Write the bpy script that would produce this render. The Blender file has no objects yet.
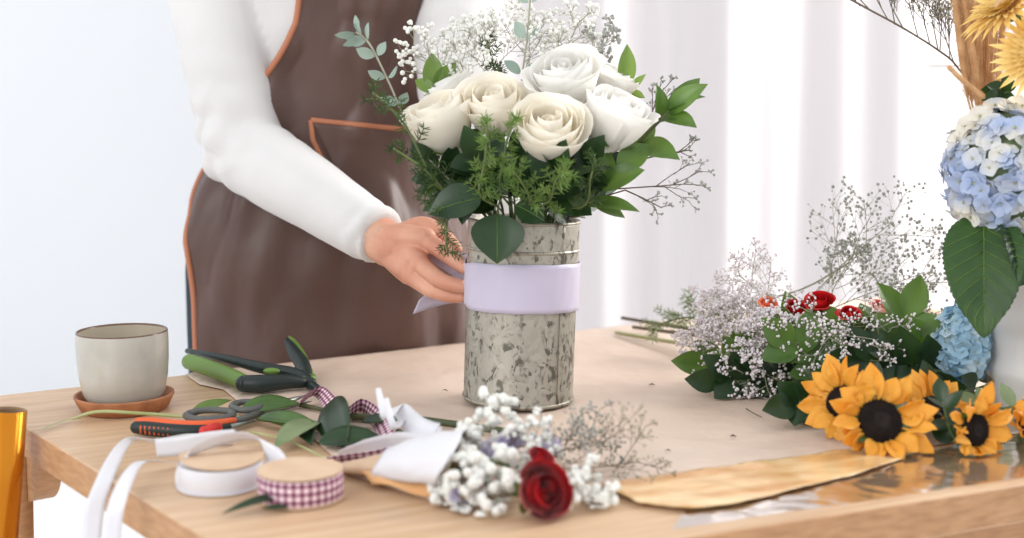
import bpy, bmesh, math, random
from mathutils import Vector, Matrix, noise
from mathutils.bvhtree import BVHTree
PI = math.pi; R = math.radians
sc = bpy.context.scene; COL = sc.collection
V = Vector

# ---------------------------------------------------------------- camera, world, light
TZ = 0.75                       # table height
CZ = TZ + 0.287; PITCH = R(7.0); FPX = 1230.0
cd = bpy.data.cameras.new('camera'); cam = bpy.data.objects.new('camera', cd); COL.objects.link(cam)
cam.location = (0, 0, CZ); cam.rotation_euler = (PI/2 - PITCH, 0, 0)
cd.sensor_width = 36; cd.lens = 36*FPX/1024
cd.dof.use_dof = True; cd.dof.focus_distance = 1.235; cd.dof.aperture_fstop = 3.4
cd.clip_start = 0.02
sc.camera = cam
w = bpy.data.worlds.new('world'); sc.world = w; w.use_nodes = True
bg = w.node_tree.nodes['Background']; bg.inputs[0].default_value = (0.95, 0.972, 1.0, 1); bg.inputs[1].default_value = 1.04
def area(name, loc, target, sx, sy, power, color=(1, 1, 1)):
    l = bpy.data.lights.new(name, 'AREA'); l.shape = 'RECTANGLE'; l.size = sx; l.size_y = sy
    l.energy = power; l.color = color
    o = bpy.data.objects.new(name, l); COL.objects.link(o); o.location = loc
    o.rotation_euler = (V(target)-V(loc)).to_track_quat('-Z', 'Y').to_euler()
    return o
area('window_light', (2.3, 2.3, 2.1), (0.0, 1.3, 0.8), 1.6, 1.8, 105, (1, 0.97, 0.93))
area('wall_fill_light', (-1.3, 2.7, 2.7), (-1.3, 4.3, 1.2), 1.8, 0.8, 1.5, (0.93, 0.97, 1.0))  # unseen fill lamp, added only to lift the back wall
area('front_fill_light', (-1.7, -0.9, 2.1), (0.0, 1.25, 0.9), 1.8, 1.4, 36, (1, 0.985, 0.96))  # unseen soft fill from front left, added to brighten the roses
sc.view_settings.view_transform = 'Standard'; sc.view_settings.look = 'None'
sc.view_settings.gamma = 1; sc.view_settings.use_curve_mapping = False
sc.view_settings.exposure = 0.0

# ---------------------------------------------------------------- pixel helpers
def ray(px, py):
    a = (px-512)/FPX; b = -(py-269)/FPX
    return V((a, math.cos(PITCH) + b*math.sin(PITCH), -math.sin(PITCH) + b*math.cos(PITCH)))
def P(px, py, z=TZ):
    d = ray(px, py); t = (z-CZ)/d.z
    return V((d.x*t, d.y*t, z))
def D(px, py, Y):
    d = ray(px, py); t = Y/d.y
    return V((d.x*t, Y, CZ + d.z*t))
def L(p, q, t): return p.lerp(q, t)

# ---------------------------------------------------------------- materials
def lin(c):
    c = c/255.0
    return c/12.92 if c <= 0.04045 else ((c+0.055)/1.055)**2.4
def rgb(r, g, b): return (lin(r), lin(g), lin(b), 1)
MATS = {}
def mat(name, col, rough=0.6, metal=0.0, col2=None, nscale=20, ndetail=3, nmap=None, bump=0, bscale=60, bmap=None,
        transl=0.0, tcol=None, spec=0.5, sheen=0.0, coat=0.0, ramp=(0.35, 0.65), trans=0.0, ior=1.45, alpha=1.0, sss=0.0, bdist=0.002):
    if name in MATS: return MATS[name]
    m = bpy.data.materials.new(name); m.use_nodes = True; nt = m.node_tree; N = nt.nodes; K = nt.links
    b = N['Principled BSDF']; out = N['Material Output']
    b.inputs['Base Color'].default_value = col; b.inputs['Roughness'].default_value = rough
    b.inputs['Metallic'].default_value = metal; b.inputs['Specular IOR Level'].default_value = spec
    b.inputs['Sheen Weight'].default_value = sheen; b.inputs['Coat Weight'].default_value = coat
    b.inputs['Transmission Weight'].default_value = trans; b.inputs['IOR'].default_value = ior
    b.inputs['Alpha'].default_value = alpha
    if sss: b.inputs['Subsurface Weight'].default_value = sss; b.inputs['Subsurface Radius'].default_value = (0.01, 0.004, 0.002); b.inputs['Subsurface Scale'].default_value = 1.0
    tc = N.new('ShaderNodeTexCoord')
    def coords(mp):
        if mp is None: return tc.outputs['Object']
        g = N.new('ShaderNodeMapping'); g.inputs['Scale'].default_value = mp[0]; g.inputs['Rotation'].default_value = mp[1]
        g2 = N.new('ShaderNodeMapping'); g2.inputs['Rotation'].default_value = mp[1]; g.inputs['Rotation'].default_value = (0, 0, 0)
        K.new(tc.outputs['Object'], g2.inputs[0]); K.new(g2.outputs[0], g.inputs[0]); return g.outputs[0]
    csock = None
    if col2 is not None:
        n = N.new('ShaderNodeTexNoise'); n.inputs['Scale'].default_value = nscale; n.inputs['Detail'].default_value = ndetail
        K.new(coords(nmap), n.inputs['Vector'])
        r = N.new('ShaderNodeValToRGB'); r.color_ramp.elements[0].position = ramp[0]; r.color_ramp.elements[1].position = ramp[1]
        r.color_ramp.elements[0].color = col; r.color_ramp.elements[1].color = col2
        K.new(n.outputs['Fac'], r.inputs[0]); K.new(r.outputs[0], b.inputs['Base Color']); csock = r.outputs[0]
    if bump:
        n = N.new('ShaderNodeTexNoise'); n.inputs['Scale'].default_value = bscale; n.inputs['Detail'].default_value = 4
        K.new(coords(bmap), n.inputs['Vector'])
        bm = N.new('ShaderNodeBump'); bm.inputs['Strength'].default_value = bump; bm.inputs['Distance'].default_value = bdist
        K.new(n.outputs['Fac'], bm.inputs['Height']); K.new(bm.outputs[0], b.inputs['Normal'])
    if transl:
        t = N.new('ShaderNodeBsdfTranslucent'); t.inputs['Color'].default_value = tcol or col
        if csock and not tcol: K.new(csock, t.inputs['Color'])
        mx = N.new('ShaderNodeMixShader'); mx.inputs[0].default_value = transl
        K.new(b.outputs[0], mx.inputs[1]); K.new(t.outputs[0], mx.inputs[2]); K.new(mx.outputs[0], out.inputs['Surface'])
    MATS[name] = m; return m

GR = R(-27)
M_wall = mat('wall_paint', rgb(238, 241, 244), 0.9)
M_floor = mat('pale_floor', rgb(232, 230, 230), 0.45, col2=rgb(240, 238, 238), nscale=2)
M_curt = mat('sheer_curtain', rgb(234, 231, 232), 0.9, transl=0.38, tcol=rgb(238, 234, 235))
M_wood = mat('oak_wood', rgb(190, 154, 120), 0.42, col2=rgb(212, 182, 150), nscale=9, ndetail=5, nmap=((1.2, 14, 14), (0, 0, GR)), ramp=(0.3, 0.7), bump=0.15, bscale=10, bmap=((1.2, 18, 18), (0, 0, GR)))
M_woodend = mat('oak_shaded_edge', rgb(164, 120, 82), 0.5, col2=rgb(190, 146, 104), nscale=9, ndetail=5, nmap=((6, 6, 30), (0, 0, GR)), ramp=(0.3, 0.7))  # browner copy of the oak: shade on the side faces put into the colour
M_kraft = mat('kraft_paper', rgb(204, 181, 163), 0.5, col2=rgb(217, 197, 181), nscale=5, ndetail=6, bump=0.7, bscale=9, bdist=0.016)
M_kraft2 = mat('kraft_card', rgb(200, 170, 142), 0.7, col2=rgb(208, 180, 152), nscale=40)
M_kraft3 = mat('kraft_wrap', rgb(212, 160, 106), 0.6, col2=rgb(222, 174, 122), nscale=12)
M_sweat = mat('ribbed_knit', rgb(210, 208, 207), 0.95, bump=0.25, bscale=220, sheen=0.3, col2=rgb(217, 215, 214), nscale=8, bdist=0.001)
M_apron = mat('brown_canvas', rgb(80, 58, 52), 0.42, col2=rgb(96, 72, 65), nscale=4, ndetail=3, bump=0.4, bscale=7, bmap=((1, 1, 0.55), (0, 0, 0)), bdist=0.03)
M_bind = mat('tan_binding', rgb(180, 116, 86), 0.6, bump=0.1, bscale=300)
M_navy = mat('navy_denim', rgb(22, 42, 54), 0.85, bump=0.2, bscale=200)
M_skin = mat('skin', rgb(216, 164, 138), 0.48, col2=rgb(198, 136, 112), nscale=22, ndetail=3, sss=0.15, bump=0.12, bscale=180, bdist=0.001)
M_nail = mat('nail', rgb(232, 176, 160), 0.25)
M_rib = mat('lavender_satin', rgb(208, 200, 222), 0.38, sheen=0.4, transl=0.12)
M_ribw = mat('white_satin', rgb(238, 238, 243), 0.38, sheen=0.3, transl=0.2)
M_lav = mat('lavender_tulle', rgb(214, 210, 238), 0.6, transl=0.4)
M_rose = mat('ivory_petal', rgb(254, 251, 244), 0.55, col2=rgb(255, 252, 247), nscale=25, transl=0.42, tcol=rgb(255, 248, 230), sheen=0.2)
M_rosew = mat('white_petal', rgb(252, 251, 249), 0.55, col2=rgb(250, 249, 245), nscale=25, transl=0.3, tcol=rgb(255, 252, 246), sheen=0.2)
M_red = mat('red_petal', rgb(176, 10, 22), 0.5, col2=rgb(140, 6, 16), nscale=40, transl=0.15, sheen=0.2)
M_red2 = mat('scarlet_petal', rgb(206, 30, 34), 0.5, col2=rgb(170, 14, 22), nscale=60, transl=0.2)
M_orng = mat('coral_petal', rgb(232, 106, 70), 0.5, col2=rgb(240, 150, 110), nscale=60, transl=0.2)
M_peach = mat('peach_petal', rgb(244, 200, 186), 0.5, col2=rgb(226, 110, 90), nscale=60, transl=0.2)
M_leafD = mat('dark_leaf', rgb(28, 50, 30), 0.34, col2=rgb(40, 66, 36), nscale=30, transl=0.10, tcol=rgb(90, 130, 50), spec=0.5)
M_leafM = mat('mid_leaf', rgb(58, 90, 40), 0.32, col2=rgb(86, 118, 54), nscale=25, transl=0.18, tcol=rgb(140, 175, 70))
M_leafL = mat('light_leaf', rgb(92, 122, 56), 0.4, col2=rgb(112, 140, 70), nscale=25, transl=0.25, tcol=rgb(165, 195, 90))
M_leafP = mat('sage_leaf', rgb(120, 138, 96), 0.5, col2=rgb(142, 158, 116), nscale=25, transl=0.15)
M_euc = mat('grey_green_leaf', rgb(138, 158, 146), 0.55, col2=rgb(160, 178, 166), nscale=30, transl=0.15)
M_fern = mat('needle_green', rgb(42, 64, 32), 0.5, col2=rgb(76, 102, 48), nscale=25, transl=0.2)
M_stem = mat('green_stem', rgb(78, 98, 52), 0.5, col2=rgb(104, 118, 66), nscale=30)
M_stemd = mat('dark_stem', rgb(58, 74, 44), 0.5, col2=rgb(86, 84, 52), nscale=40)
M_stemp = mat('pale_stem', rgb(176, 178, 128), 0.5, col2=rgb(160, 166, 110), nscale=30)
M_twig = mat('grey_twig', rgb(158, 156, 138), 0.7)
M_twigd = mat('brown_twig', rgb(104, 92, 78), 0.7)
M_gyp = mat('white_blossom', rgb(252, 252, 249), 0.8, col2=rgb(238, 238, 230), nscale=300, transl=0.2)
M_gypg = mat('grey_blossom', rgb(196, 196, 190), 0.8, col2=rgb(150, 152, 146), nscale=260, transl=0.2)
M_stat = mat('lilac_floret', rgb(246, 241, 242), 0.8, col2=rgb(226, 218, 223), nscale=260, transl=0.2)
M_dryfl = mat('olive_floret', rgb(140, 136, 112), 0.8, col2=rgb(170, 168, 146), nscale=260)
M_sun = mat('sunflower_petal', rgb(250, 190, 76), 0.5, col2=rgb(238, 160, 44), nscale=30, transl=0.25, tcol=rgb(255, 190, 60))
M_disc = mat('sunflower_disc', rgb(22, 14, 12), 0.9, col2=rgb(36, 24, 18), nscale=200, bump=0.6, bscale=400)
M_discg = mat('disc_heart', rgb(46, 48, 36), 0.9, bump=0.6, bscale=400)
M_yel = mat('pale_yellow_petal', rgb(242, 214, 140), 0.6, col2=rgb(236, 198, 112), nscale=60, transl=0.25)
M_hyd = mat('hydrangea_blue', rgb(186, 202, 232), 0.6, col2=rgb(238, 234, 222), nscale=22, ndetail=2, transl=0.25, ramp=(0.42, 0.62))
M_hyd2 = mat('hydrangea_sky', rgb(166, 204, 226), 0.6, col2=rgb(210, 228, 236), nscale=40, ndetail=2, transl=0.25, ramp=(0.42, 0.62))
M_straw = mat('dry_straw', rgb(224, 186, 142), 0.8, col2=rgb(198, 152, 106), nscale=60, transl=0.1)
M_ename = mat('white_enamel', rgb(240, 237, 235), 0.35, col2=rgb(232, 229, 226), nscale=6)
M_ceram = mat('glazed_ceramic', rgb(176, 172, 162), 0.26, col2=rgb(190, 186, 176), nscale=30, ndetail=5, coat=0.4)
M_cerin = mat('glazed_inside', rgb(178, 168, 150), 0.3, coat=0.4)
M_cerrim = mat('brown_glaze', rgb(96, 66, 46), 0.35, coat=0.4)
M_cork = mat('saucer_wood', rgb(176, 116, 78), 0.6, col2=rgb(150, 94, 60), nscale=60, bump=0.2, bscale=200)
M_gold = mat('amber_foil', rgb(214, 140, 40), 0.22, metal=0.75, col2=rgb(200, 122, 26), nscale=8)
M_core = mat('card_core', rgb(150, 122, 92), 0.8, col2=rgb(120, 96, 72), nscale=60)
M_gtool = mat('green_grip', rgb(100, 134, 52), 0.45)
M_btool = mat('black_plastic', rgb(28, 40, 38), 0.45)
M_steel = mat('steel', rgb(150, 156, 150), 0.3, metal=0.9)
M_grey = mat('grey_plastic', rgb(92, 94, 92), 0.5)
M_oran = mat('orange_plastic', rgb(226, 96, 48), 0.4)
M_redp = mat('red_plastic', rgb(206, 44, 38), 0.4)
M_tissue = mat('amber_tissue', rgb(238, 206, 156), 0.28, col2=rgb(204, 146, 78), nscale=13, ndetail=4, nmap=((1, 3.5, 1), (0, 0, R(-20))), coat=0.3)
def glassy():
    m = bpy.data.materials.new('clear_film'); m.use_nodes = True; nt = m.node_tree; N = nt.nodes; K = nt.links
    out = N['Material Output']; N.remove(N['Principled BSDF'])
    t = N.new('ShaderNodeBsdfTransparent'); t.inputs[0].default_value = (0.97, 0.97, 0.98, 1)
    g = N.new('ShaderNodeBsdfGlossy'); g.inputs['Roughness'].default_value = 0.12
    f = N.new('ShaderNodeFresnel'); f.inputs[0].default_value = 1.5
    a = N.new('ShaderNodeMath'); a.operation = 'MULTIPLY_ADD'; a.inputs[1].default_value = 0.75; a.inputs[2].default_value = 0.0; a.use_clamp = True
    mx = N.new('ShaderNodeMixShader'); K.new(f.outputs[0], a.inputs[0]); K.new(a.outputs[0], mx.inputs[0]); K.new(t.outputs[0], mx.inputs[1]); K.new(g.outputs[0], mx.inputs[2]); K.new(mx.outputs[0], out.inputs['Surface'])
    return m
M_film = glassy()
def galv():
    m = bpy.data.materials.new('galvanized_zinc'); m.use_nodes = True; nt = m.node_tree; N = nt.nodes; K = nt.links
    b = N['Principled BSDF']; tc = N.new('ShaderNodeTexCoord')
    mp = N.new('ShaderNodeMapping'); mp.inputs['Scale'].default_value = (1, 1, 0.75); K.new(tc.outputs['Object'], mp.inputs[0])
    n0 = N.new('ShaderNodeTexNoise'); n0.inputs['Scale'].default_value = 60; K.new(mp.outputs[0], n0.inputs[0])
    ad = N.new('ShaderNodeMixRGB'); ad.blend_type = 'ADD'; ad.inputs[0].default_value = 0.022; K.new(mp.outputs[0], ad.inputs[1]); K.new(n0.outputs['Color'], ad.inputs[2])
    v = N.new('ShaderNodeTexVoronoi'); v.inputs['Scale'].default_value = 230; K.new(ad.outputs[0], v.inputs[0])
    sp = N.new('ShaderNodeSeparateColor'); K.new(v.outputs['Color'], sp.inputs[0])
    n = N.new('ShaderNodeTexNoise'); n.inputs['Scale'].default_value = 130; n.inputs['Detail'].default_value = 4; K.new(mp.outputs[0], n.inputs[0])
    mu = N.new('ShaderNodeMath'); mu.operation = 'MULTIPLY'; K.new(sp.outputs[0], mu.inputs[0]); K.new(n.outputs['Fac'], mu.inputs[1])
    r = N.new('ShaderNodeValToRGB'); e = r.color_ramp.elements; e[0].position = 0.0; e[0].color = rgb(176, 171, 158); e[1].position = 0.50; e[1].color = rgb(100, 97, 87)
    x = r.color_ramp.elements.new(0.36); x.color = rgb(164, 158, 146)
    K.new(mu.outputs[0], r.inputs[0]); K.new(r.outputs[0], b.inputs['Base Color'])
    b.inputs['Metallic'].default_value = 0.55; b.inputs['Roughness'].default_value = 0.42
    return m
M_galv = galv()
def gingham():
    m = bpy.data.materials.new('gingham_cloth'); m.use_nodes = True; nt = m.node_tree; N = nt.nodes; K = nt.links
    b = N['Principled BSDF']; b.inputs['Roughness'].default_value = 0.8
    uv = N.new('ShaderNodeUVMap'); sp = N.new('ShaderNodeSeparateXYZ'); K.new(uv.outputs[0], sp.inputs[0]); o = []
    for k in (0, 1):
        a = N.new('ShaderNodeMath'); a.operation = 'MULTIPLY'; a.inputs[1].default_value = 1/0.0062; K.new(sp.outputs[k], a.inputs[0])
        f = N.new('ShaderNodeMath'); f.operation = 'FRACT'; K.new(a.outputs[0], f.inputs[0])
        g = N.new('ShaderNodeMath'); g.operation = 'GREATER_THAN'; g.inputs[1].default_value = 0.52; K.new(f.outputs[0], g.inputs[0]); o.append(g)
    s = N.new('ShaderNodeMath'); s.operation = 'ADD'; K.new(o[0].outputs[0], s.inputs[0]); K.new(o[1].outputs[0], s.inputs[1])
    h = N.new('ShaderNodeMath'); h.operation = 'MULTIPLY'; h.inputs[1].default_value = 0.5; K.new(s.outputs[0], h.inputs[0])
    r = N.new('ShaderNodeValToRGB'); r.color_ramp.elements[0].color = rgb(238, 220, 224); r.color_ramp.elements[1].color = rgb(96, 44, 72)
    x = r.color_ramp.elements.new(0.5); x.color = rgb(176, 126, 148)
    K.new(h.outputs[0], r.inputs[0]); K.new(r.outputs[0], b.inputs['Base Color']); return m
M_ging = gingham()

PLANTS = {k for k in MATS if any(q in k for q in ('petal', 'leaf', 'needle', 'stem', 'twig', 'blossom', 'floret', 'sunflower', 'disc', 'hydrangea', 'tulle'))}

# ---------------------------------------------------------------- mesh builder
def frame(d, up=None):
    d = d.normalized(); up = up or V((0, 0, 1))
    if abs(d.dot(up)) > 0.98: up = V((1, 0, 0)) if abs(d.x) < 0.9 else V((0, 1, 0))
    x = up.cross(d).normalized(); y = d.cross(x).normalized()
    return x, y, d
class MB:
    def __init__(s): s.v = []; s.f = []; s.uv = []
    def add(s, vs, fs, uvs=None):
        n = len(s.v); s.v += [tuple(p) for p in vs]; s.f += [tuple(i+n for i in f) for f in fs]
        s.uv += uvs if uvs else [(0, 0)]*len(vs)
    def tube(s, pts, rad, n=8, caps=True, flat=None, sub=1):
        pts = [V(p) for p in pts]
        if not hasattr(rad, '__len__'): rad = [rad]*len(pts)
        if sub > 1: pts, rad = smooth(pts, rad, sub)
        vs = []; up = None; m = len(pts)
        for i, p in enumerate(pts):
            t = (pts[min(i+1, m-1)] - pts[max(i-1, 0)])
            if t.length < 1e-9: t = V((0, 0, 1))
            t.normalize()
            if up is None: x, y, _ = frame(t)
            else:
                x = up - t*up.dot(t); x = x.normalized() if x.length > 1e-6 else frame(t)[0]; y = t.cross(x)
            up = x
            for k in range(n):
                a = 2*PI*k/n; vs.append(p + (x*math.cos(a) + y*math.sin(a))*rad[i])
        fs = [(i*n+k, i*n+(k+1) % n, (i+1)*n+(k+1) % n, (i+1)*n+k) for i in range(m-1) for k in range(n)]
        if caps: fs += [tuple(range(n-1, -1, -1)), tuple(range((m-1)*n, m*n))]
        s.add(vs, fs)
    def caps(s, pts, rad, n=12, sub=1):     # rounded ends, for flesh
        pts = [V(p) for p in pts]
        if not hasattr(rad, '__len__'): rad = [rad]*len(pts)
        if sub > 1: pts, rad = smooth(pts, rad, sub)
        s.tube(pts, rad, n); s.ball(pts[0], rad[0]*0.999, n, n//2+2); s.ball(pts[-1], rad[-1]*0.999, n, n//2+2)
    def ball(s, c, r, n=8, m=5, axes=None):
        c = V(c); r = V(r) if hasattr(r, '__len__') else V((r, r, r)); vs = []; fs = []
        X, Y, Z = axes or (V((1, 0, 0)), V((0, 1, 0)), V((0, 0, 1)))
        vs.append(c - Z*r.z)
        for j in range(1, m):
            ph = -PI/2 + PI*j/m
            for k in range(n):
                a = 2*PI*k/n; vs.append(c + X*(r.x*math.cos(ph)*math.cos(a)) + Y*(r.y*math.cos(ph)*math.sin(a)) + Z*(r.z*math.sin(ph)))
        vs.append(c + Z*r.z); T = len(vs)-1
        for k in range(n): fs.append((0, 1+(k+1) % n, 1+k))
        for j in range(m-2):
            for k in range(n): fs.append((1+j*n+k, 1+j*n+(k+1) % n, 1+(j+1)*n+(k+1) % n, 1+(j+1)*n+k))
        for k in range(n): fs.append((1+(m-2)*n+k, 1+(m-2)*n+(k+1) % n, T))
        s.add(vs, fs)
    def grid(s, fn, nu, nv, wrap=False, uvfn=None):
        vs = []; uv = []
        for j in range(nv+1):
            for i in range(nu+(0 if wrap else 1)):
                vs.append(fn(i/nu, j/nv)); uv.append(uvfn(i/nu, j/nv) if uvfn else (i/nu, j/nv))
        w_ = nu if wrap else nu+1
        fs = [(j*w_+i, j*w_+(i+1) % w_, (j+1)*w_+(i+1) % w_, (j+1)*w_+i) for j in range(nv) for i in range(nu)]
        s.add(vs, fs, uv)
    def lathe(s, prof, c=(0, 0, 0), n=48, uvs=None):
        c = V(c); vs = []; uv = []
        for j, (r, z) in enumerate(prof):
            for k in range(n):
                a = 2*PI*k/n; vs.append(c + V((r*math.cos(a), r*math.sin(a), z))); uv.append((a*r, z))
        fs = [(j*n+k, j*n+(k+1) % n, (j+1)*n+(k+1) % n, (j+1)*n+k) for j in range(len(prof)-1) for k in range(n)]
        if prof[0][0] > 1e-5 and False: pass
        s.add(vs, fs, uv)
    def prism(s, poly, z0, z1):
        n = len(poly); vs = [V((p[0], p[1], z0)) for p in poly] + [V((p[0], p[1], z1)) for p in poly]
        s.add(vs, [tuple(range(n-1, -1, -1)), tuple(range(n, 2*n))] + [(i, (i+1) % n, n+(i+1) % n, n+i) for i in range(n)])
    def box(s, c, X, Y, Z):
        c, X, Y, Z = V(c), V(X), V(Y), V(Z)
        vs = [c + X*a + Y*b + Z*d for d in (-1, 1) for b in (-1, 1) for a in (-1, 1)]
        s.add(vs, [(0, 2, 3, 1), (4, 5, 7, 6), (0, 1, 5, 4), (1, 3, 7, 5), (3, 2, 6, 7), (2, 0, 4, 6)])
    def build(s, name, m, parent=None, smooth_=True, solid=0, bevel=0, sub=0, weld=False, keep=False):
        if m.name in PLANTS: s.v = [(p[0], p[1], TZ+0.0036+0.0012*noise.noise(V(p)*90)) if TZ-0.08 < p[2] < TZ+0.0036 else p for p in s.v]
        me = bpy.data.meshes.new(name); me.from_pydata(s.v, [], s.f)
        if any(u != (0, 0) for u in s.uv):
            ul = me.uv_layers.new(name='UVMap')
            for lp in me.loops: ul.data[lp.index].uv = s.uv[lp.vertex_index]
        me.materials.append(m); me.update()
        if weld:
            b = bmesh.new(); b.from_mesh(me); bmesh.ops.remove_doubles(b, verts=b.verts, dist=1e-5); bmesh.ops.recalc_face_normals(b, faces=b.faces); b.to_mesh(me); b.free()
        if smooth_: me.polygons.foreach_set('use_smooth', [True]*len(me.polygons))
        o = bpy.data.objects.new(name, me); COL.objects.link(o)
        if solid: q = o.modifiers.new('solid', 'SOLIDIFY'); q.thickness = solid; q.offset = 0
        if bevel: q = o.modifiers.new('bevel', 'BEVEL'); q.width = bevel; q.segments = 3; q.limit_method = 'ANGLE'
        if sub: q = o.modifiers.new('sub', 'SUBSURF'); q.levels = sub; q.render_levels = sub
        if parent is not None:
            o.parent = parent
            if not keep:
                o.matrix_parent_inverse = Matrix.LocRotScale(parent.location, parent.rotation_euler, None).inverted()
        return o
def smooth(pts, rad, sub):
    out = []; ro = []; n = len(pts)
    for i in range(n-1):
        p0, p1, p2, p3 = pts[max(i-1, 0)], pts[i], pts[i+1], pts[min(i+2, n-1)]
        for k in range(sub):
            t = k/sub
            out.append(0.5*((2*p1) + (p2-p0)*t + (2*p0-5*p1+4*p2-p3)*t*t + (3*p1-p0-3*p2+p3)*t**3)); ro.append(rad[i]*(1-t)+rad[i+1]*t)
    out.append(pts[-1]); ro.append(rad[-1]); return out, ro
def catm(pts, sub): return smooth([V(p) for p in pts], [0]*len(pts), sub)[0]
def remesh(mb, voxel, it=4):
    me = bpy.data.meshes.new('tmp'); me.from_pydata(mb.v, [], mb.f); me.update()
    o = bpy.data.objects.new('tmp', me); COL.objects.link(o)
    q = o.modifiers.new('r', 'REMESH'); q.mode = 'VOXEL'; q.voxel_size = voxel; q.use_smooth_shade = True
    q = o.modifiers.new('s', 'SMOOTH'); q.iterations = it; q.factor = 0.5
    dg = bpy.context.evaluated_depsgraph_get(); e = o.evaluated_get(dg); r = bpy.data.meshes.new_from_object(e)
    bpy.data.objects.remove(o); return r
def link_mesh(name, me, m, parent=None):
    me.materials.clear(); me.materials.append(m); me.polygons.foreach_set('use_smooth', [True]*len(me.polygons))
    o = bpy.data.objects.new(name, me); COL.objects.link(o)
    if parent is not None: o.parent = parent; o.matrix_parent_inverse = Matrix.LocRotScale(parent.location, parent.rotation_euler, None).inverted()
    return o
def tag(o, label=None, cat=None, group=None, kind=None):
    if label: o['label'] = label
    if cat: o['category'] = cat
    if group: o['group'] = group
    if kind: o['kind'] = kind
    return o
def thing(name, loc, label, cat, group=None, rot=(0, 0, 0)):
    o = bpy.data.objects.new(name, None); COL.objects.link(o); o.empty_display_size = 0.02
    o.location = loc; o.rotation_euler = rot
    return tag(o, label, cat, group)
rnd = random.Random(7)
def rv(s=1.0, g=rnd): return V((g.uniform(-s, s), g.uniform(-s, s), g.uniform(-s, s)))
CAMV = V((0, 0, CZ))

# ---------------------------------------------------------------- room
def struct(name, mb, m, **k): return tag(mb.build(name, m, smooth_=k.pop('smooth_', False), **k), kind='structure')
b = MB(); b.box((0, 1.5, -0.02), (3.2, 0, 0), (0, 3.0, 0), (0, 0, 0.02)); struct('floor', b, M_floor)
b = MB(); b.box((-1.76, 4.3, 1.4), (1.44, 0, 0), (0, 0.05, 0), (0, 0, 1.4)); struct('wall_back', b, M_wall)
b = MB(); b.box((-3.2, 1.6, 1.4), (0.05, 0, 0), (0, 2.7, 0), (0, 0, 1.4)); struct('wall_left', b, M_wall)
b = MB()
def curt(u, v):
    x = -0.75 + u*3.9; z = 0.03 + v*2.75
    y = 3.3 + 0.045*math.sin(x*17 + 1.3*math.sin(x*3.1)) + 0.02*math.sin(x*41+z*0.6) + 0.03*math.sin(x*5+0.7*z)
    return V((x, y, z))
b.grid(curt, 420, 10); c = b.build('sheer_curtain', M_curt, solid=0.0015)
tag(c, 'sheer white floor-length curtain hanging in soft folds across the bright window', 'curtain')
b = MB(); b.tube([(-0.9, 3.3, 2.8), (3.25, 3.3, 2.8)], 0.014, 16); o = b.build('curtain_rod', M_steel, c)

# ---------------------------------------------------------------- table
pl = P(-21, 397)
def isect(a, d1, b_, d2):
    den = d1.x*d2.y - d1.y*d2.x; t = ((b_.x-a.x)*d2.y - (b_.y-a.y)*d2.x)/den; return V((a.x+d1.x*t, a.y+d1.y*t, a.z))
eL0, eL1 = P(25, 427), P(205, 538); eF0, eF1 = P(803, 520), P(1024, 485); eB0, eB1 = P(0, 395), P(181, 375)
dL, dF, dB = (eL1-eL0).normalized(), (eF1-eF0).normalized(), (eB1-eB0).normalized()
cBL = isect(eL0, dL, eB0, dB); cFL = isect(eL0, dL, eF0, dF)
cFR = cFL + dF*1.35; cBR = isect(cBL, dB, cFR, dL)
TH = 0.031
table = thing('worktable', (cFL.x*.5+cBR.x*.5, cFL.y*.5+cBR.y*.5, 0), 'light oak worktable with a thick square edge carrying all the flowers', 'table')
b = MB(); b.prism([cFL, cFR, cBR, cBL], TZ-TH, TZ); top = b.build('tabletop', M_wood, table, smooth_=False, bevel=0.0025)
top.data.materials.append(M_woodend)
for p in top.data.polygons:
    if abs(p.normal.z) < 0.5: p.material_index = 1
cen = (cFL+cFR+cBL+cBR)/4
def tin(c_, k): return c_ + (cen-c_).normalized()*k
ins = [tin(c_, 0.075) for c_ in (cFL, cFR, cBR, cBL)]
for i in range(3):
    a, c_ = ins[i], ins[(i+1) % 4]; d = (c_-a).normalized(); n = V((-d.y, d.x, 0)); m_ = (a+c_)/2
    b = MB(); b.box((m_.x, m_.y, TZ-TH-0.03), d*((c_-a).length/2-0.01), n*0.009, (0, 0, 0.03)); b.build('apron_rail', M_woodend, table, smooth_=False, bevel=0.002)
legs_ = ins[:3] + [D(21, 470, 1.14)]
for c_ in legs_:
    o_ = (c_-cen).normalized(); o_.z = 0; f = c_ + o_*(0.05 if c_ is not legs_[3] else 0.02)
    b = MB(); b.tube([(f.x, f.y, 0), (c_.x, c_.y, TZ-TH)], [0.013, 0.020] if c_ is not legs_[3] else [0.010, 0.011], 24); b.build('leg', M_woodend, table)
# bracket with a rounded foot under the left end
a = tin(cBL, 0.02); d = dL
b = MB(); prof = []
for k in range(13):
    t = k/12*PI/2; prof.append((0.09*math.sin(t) if k < 13 else 0, -0.045*math.cos(t)))
poly = [(0, 0), (0, -0.045)] + [(0.03+0.07*math.sin(k/10*PI/2), -0.045*math.cos(k/10*PI/2)) for k in range(11)]; poly = [(q*0.62, h) for q, h in poly]
n2 = V((-d.y, d.x, 0)); a0 = P(14, 419) + (cBR-cBL).normalized()*0.012
vs = []
for s_ in (-0.011, 0.011):
    for (q, h) in poly: vs.append(a0 + d*q + n2*s_ + V((0, 0, h-TH)))
n = len(poly); b.add(vs, [tuple(range(n-1, -1, -1)), tuple(range(n, 2*n))] + [(i, (i+1) % n, n+(i+1) % n, n+i) for i in range(n)])
b.build('corner_bracket', M_woodend, table, smooth_=False)

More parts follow.
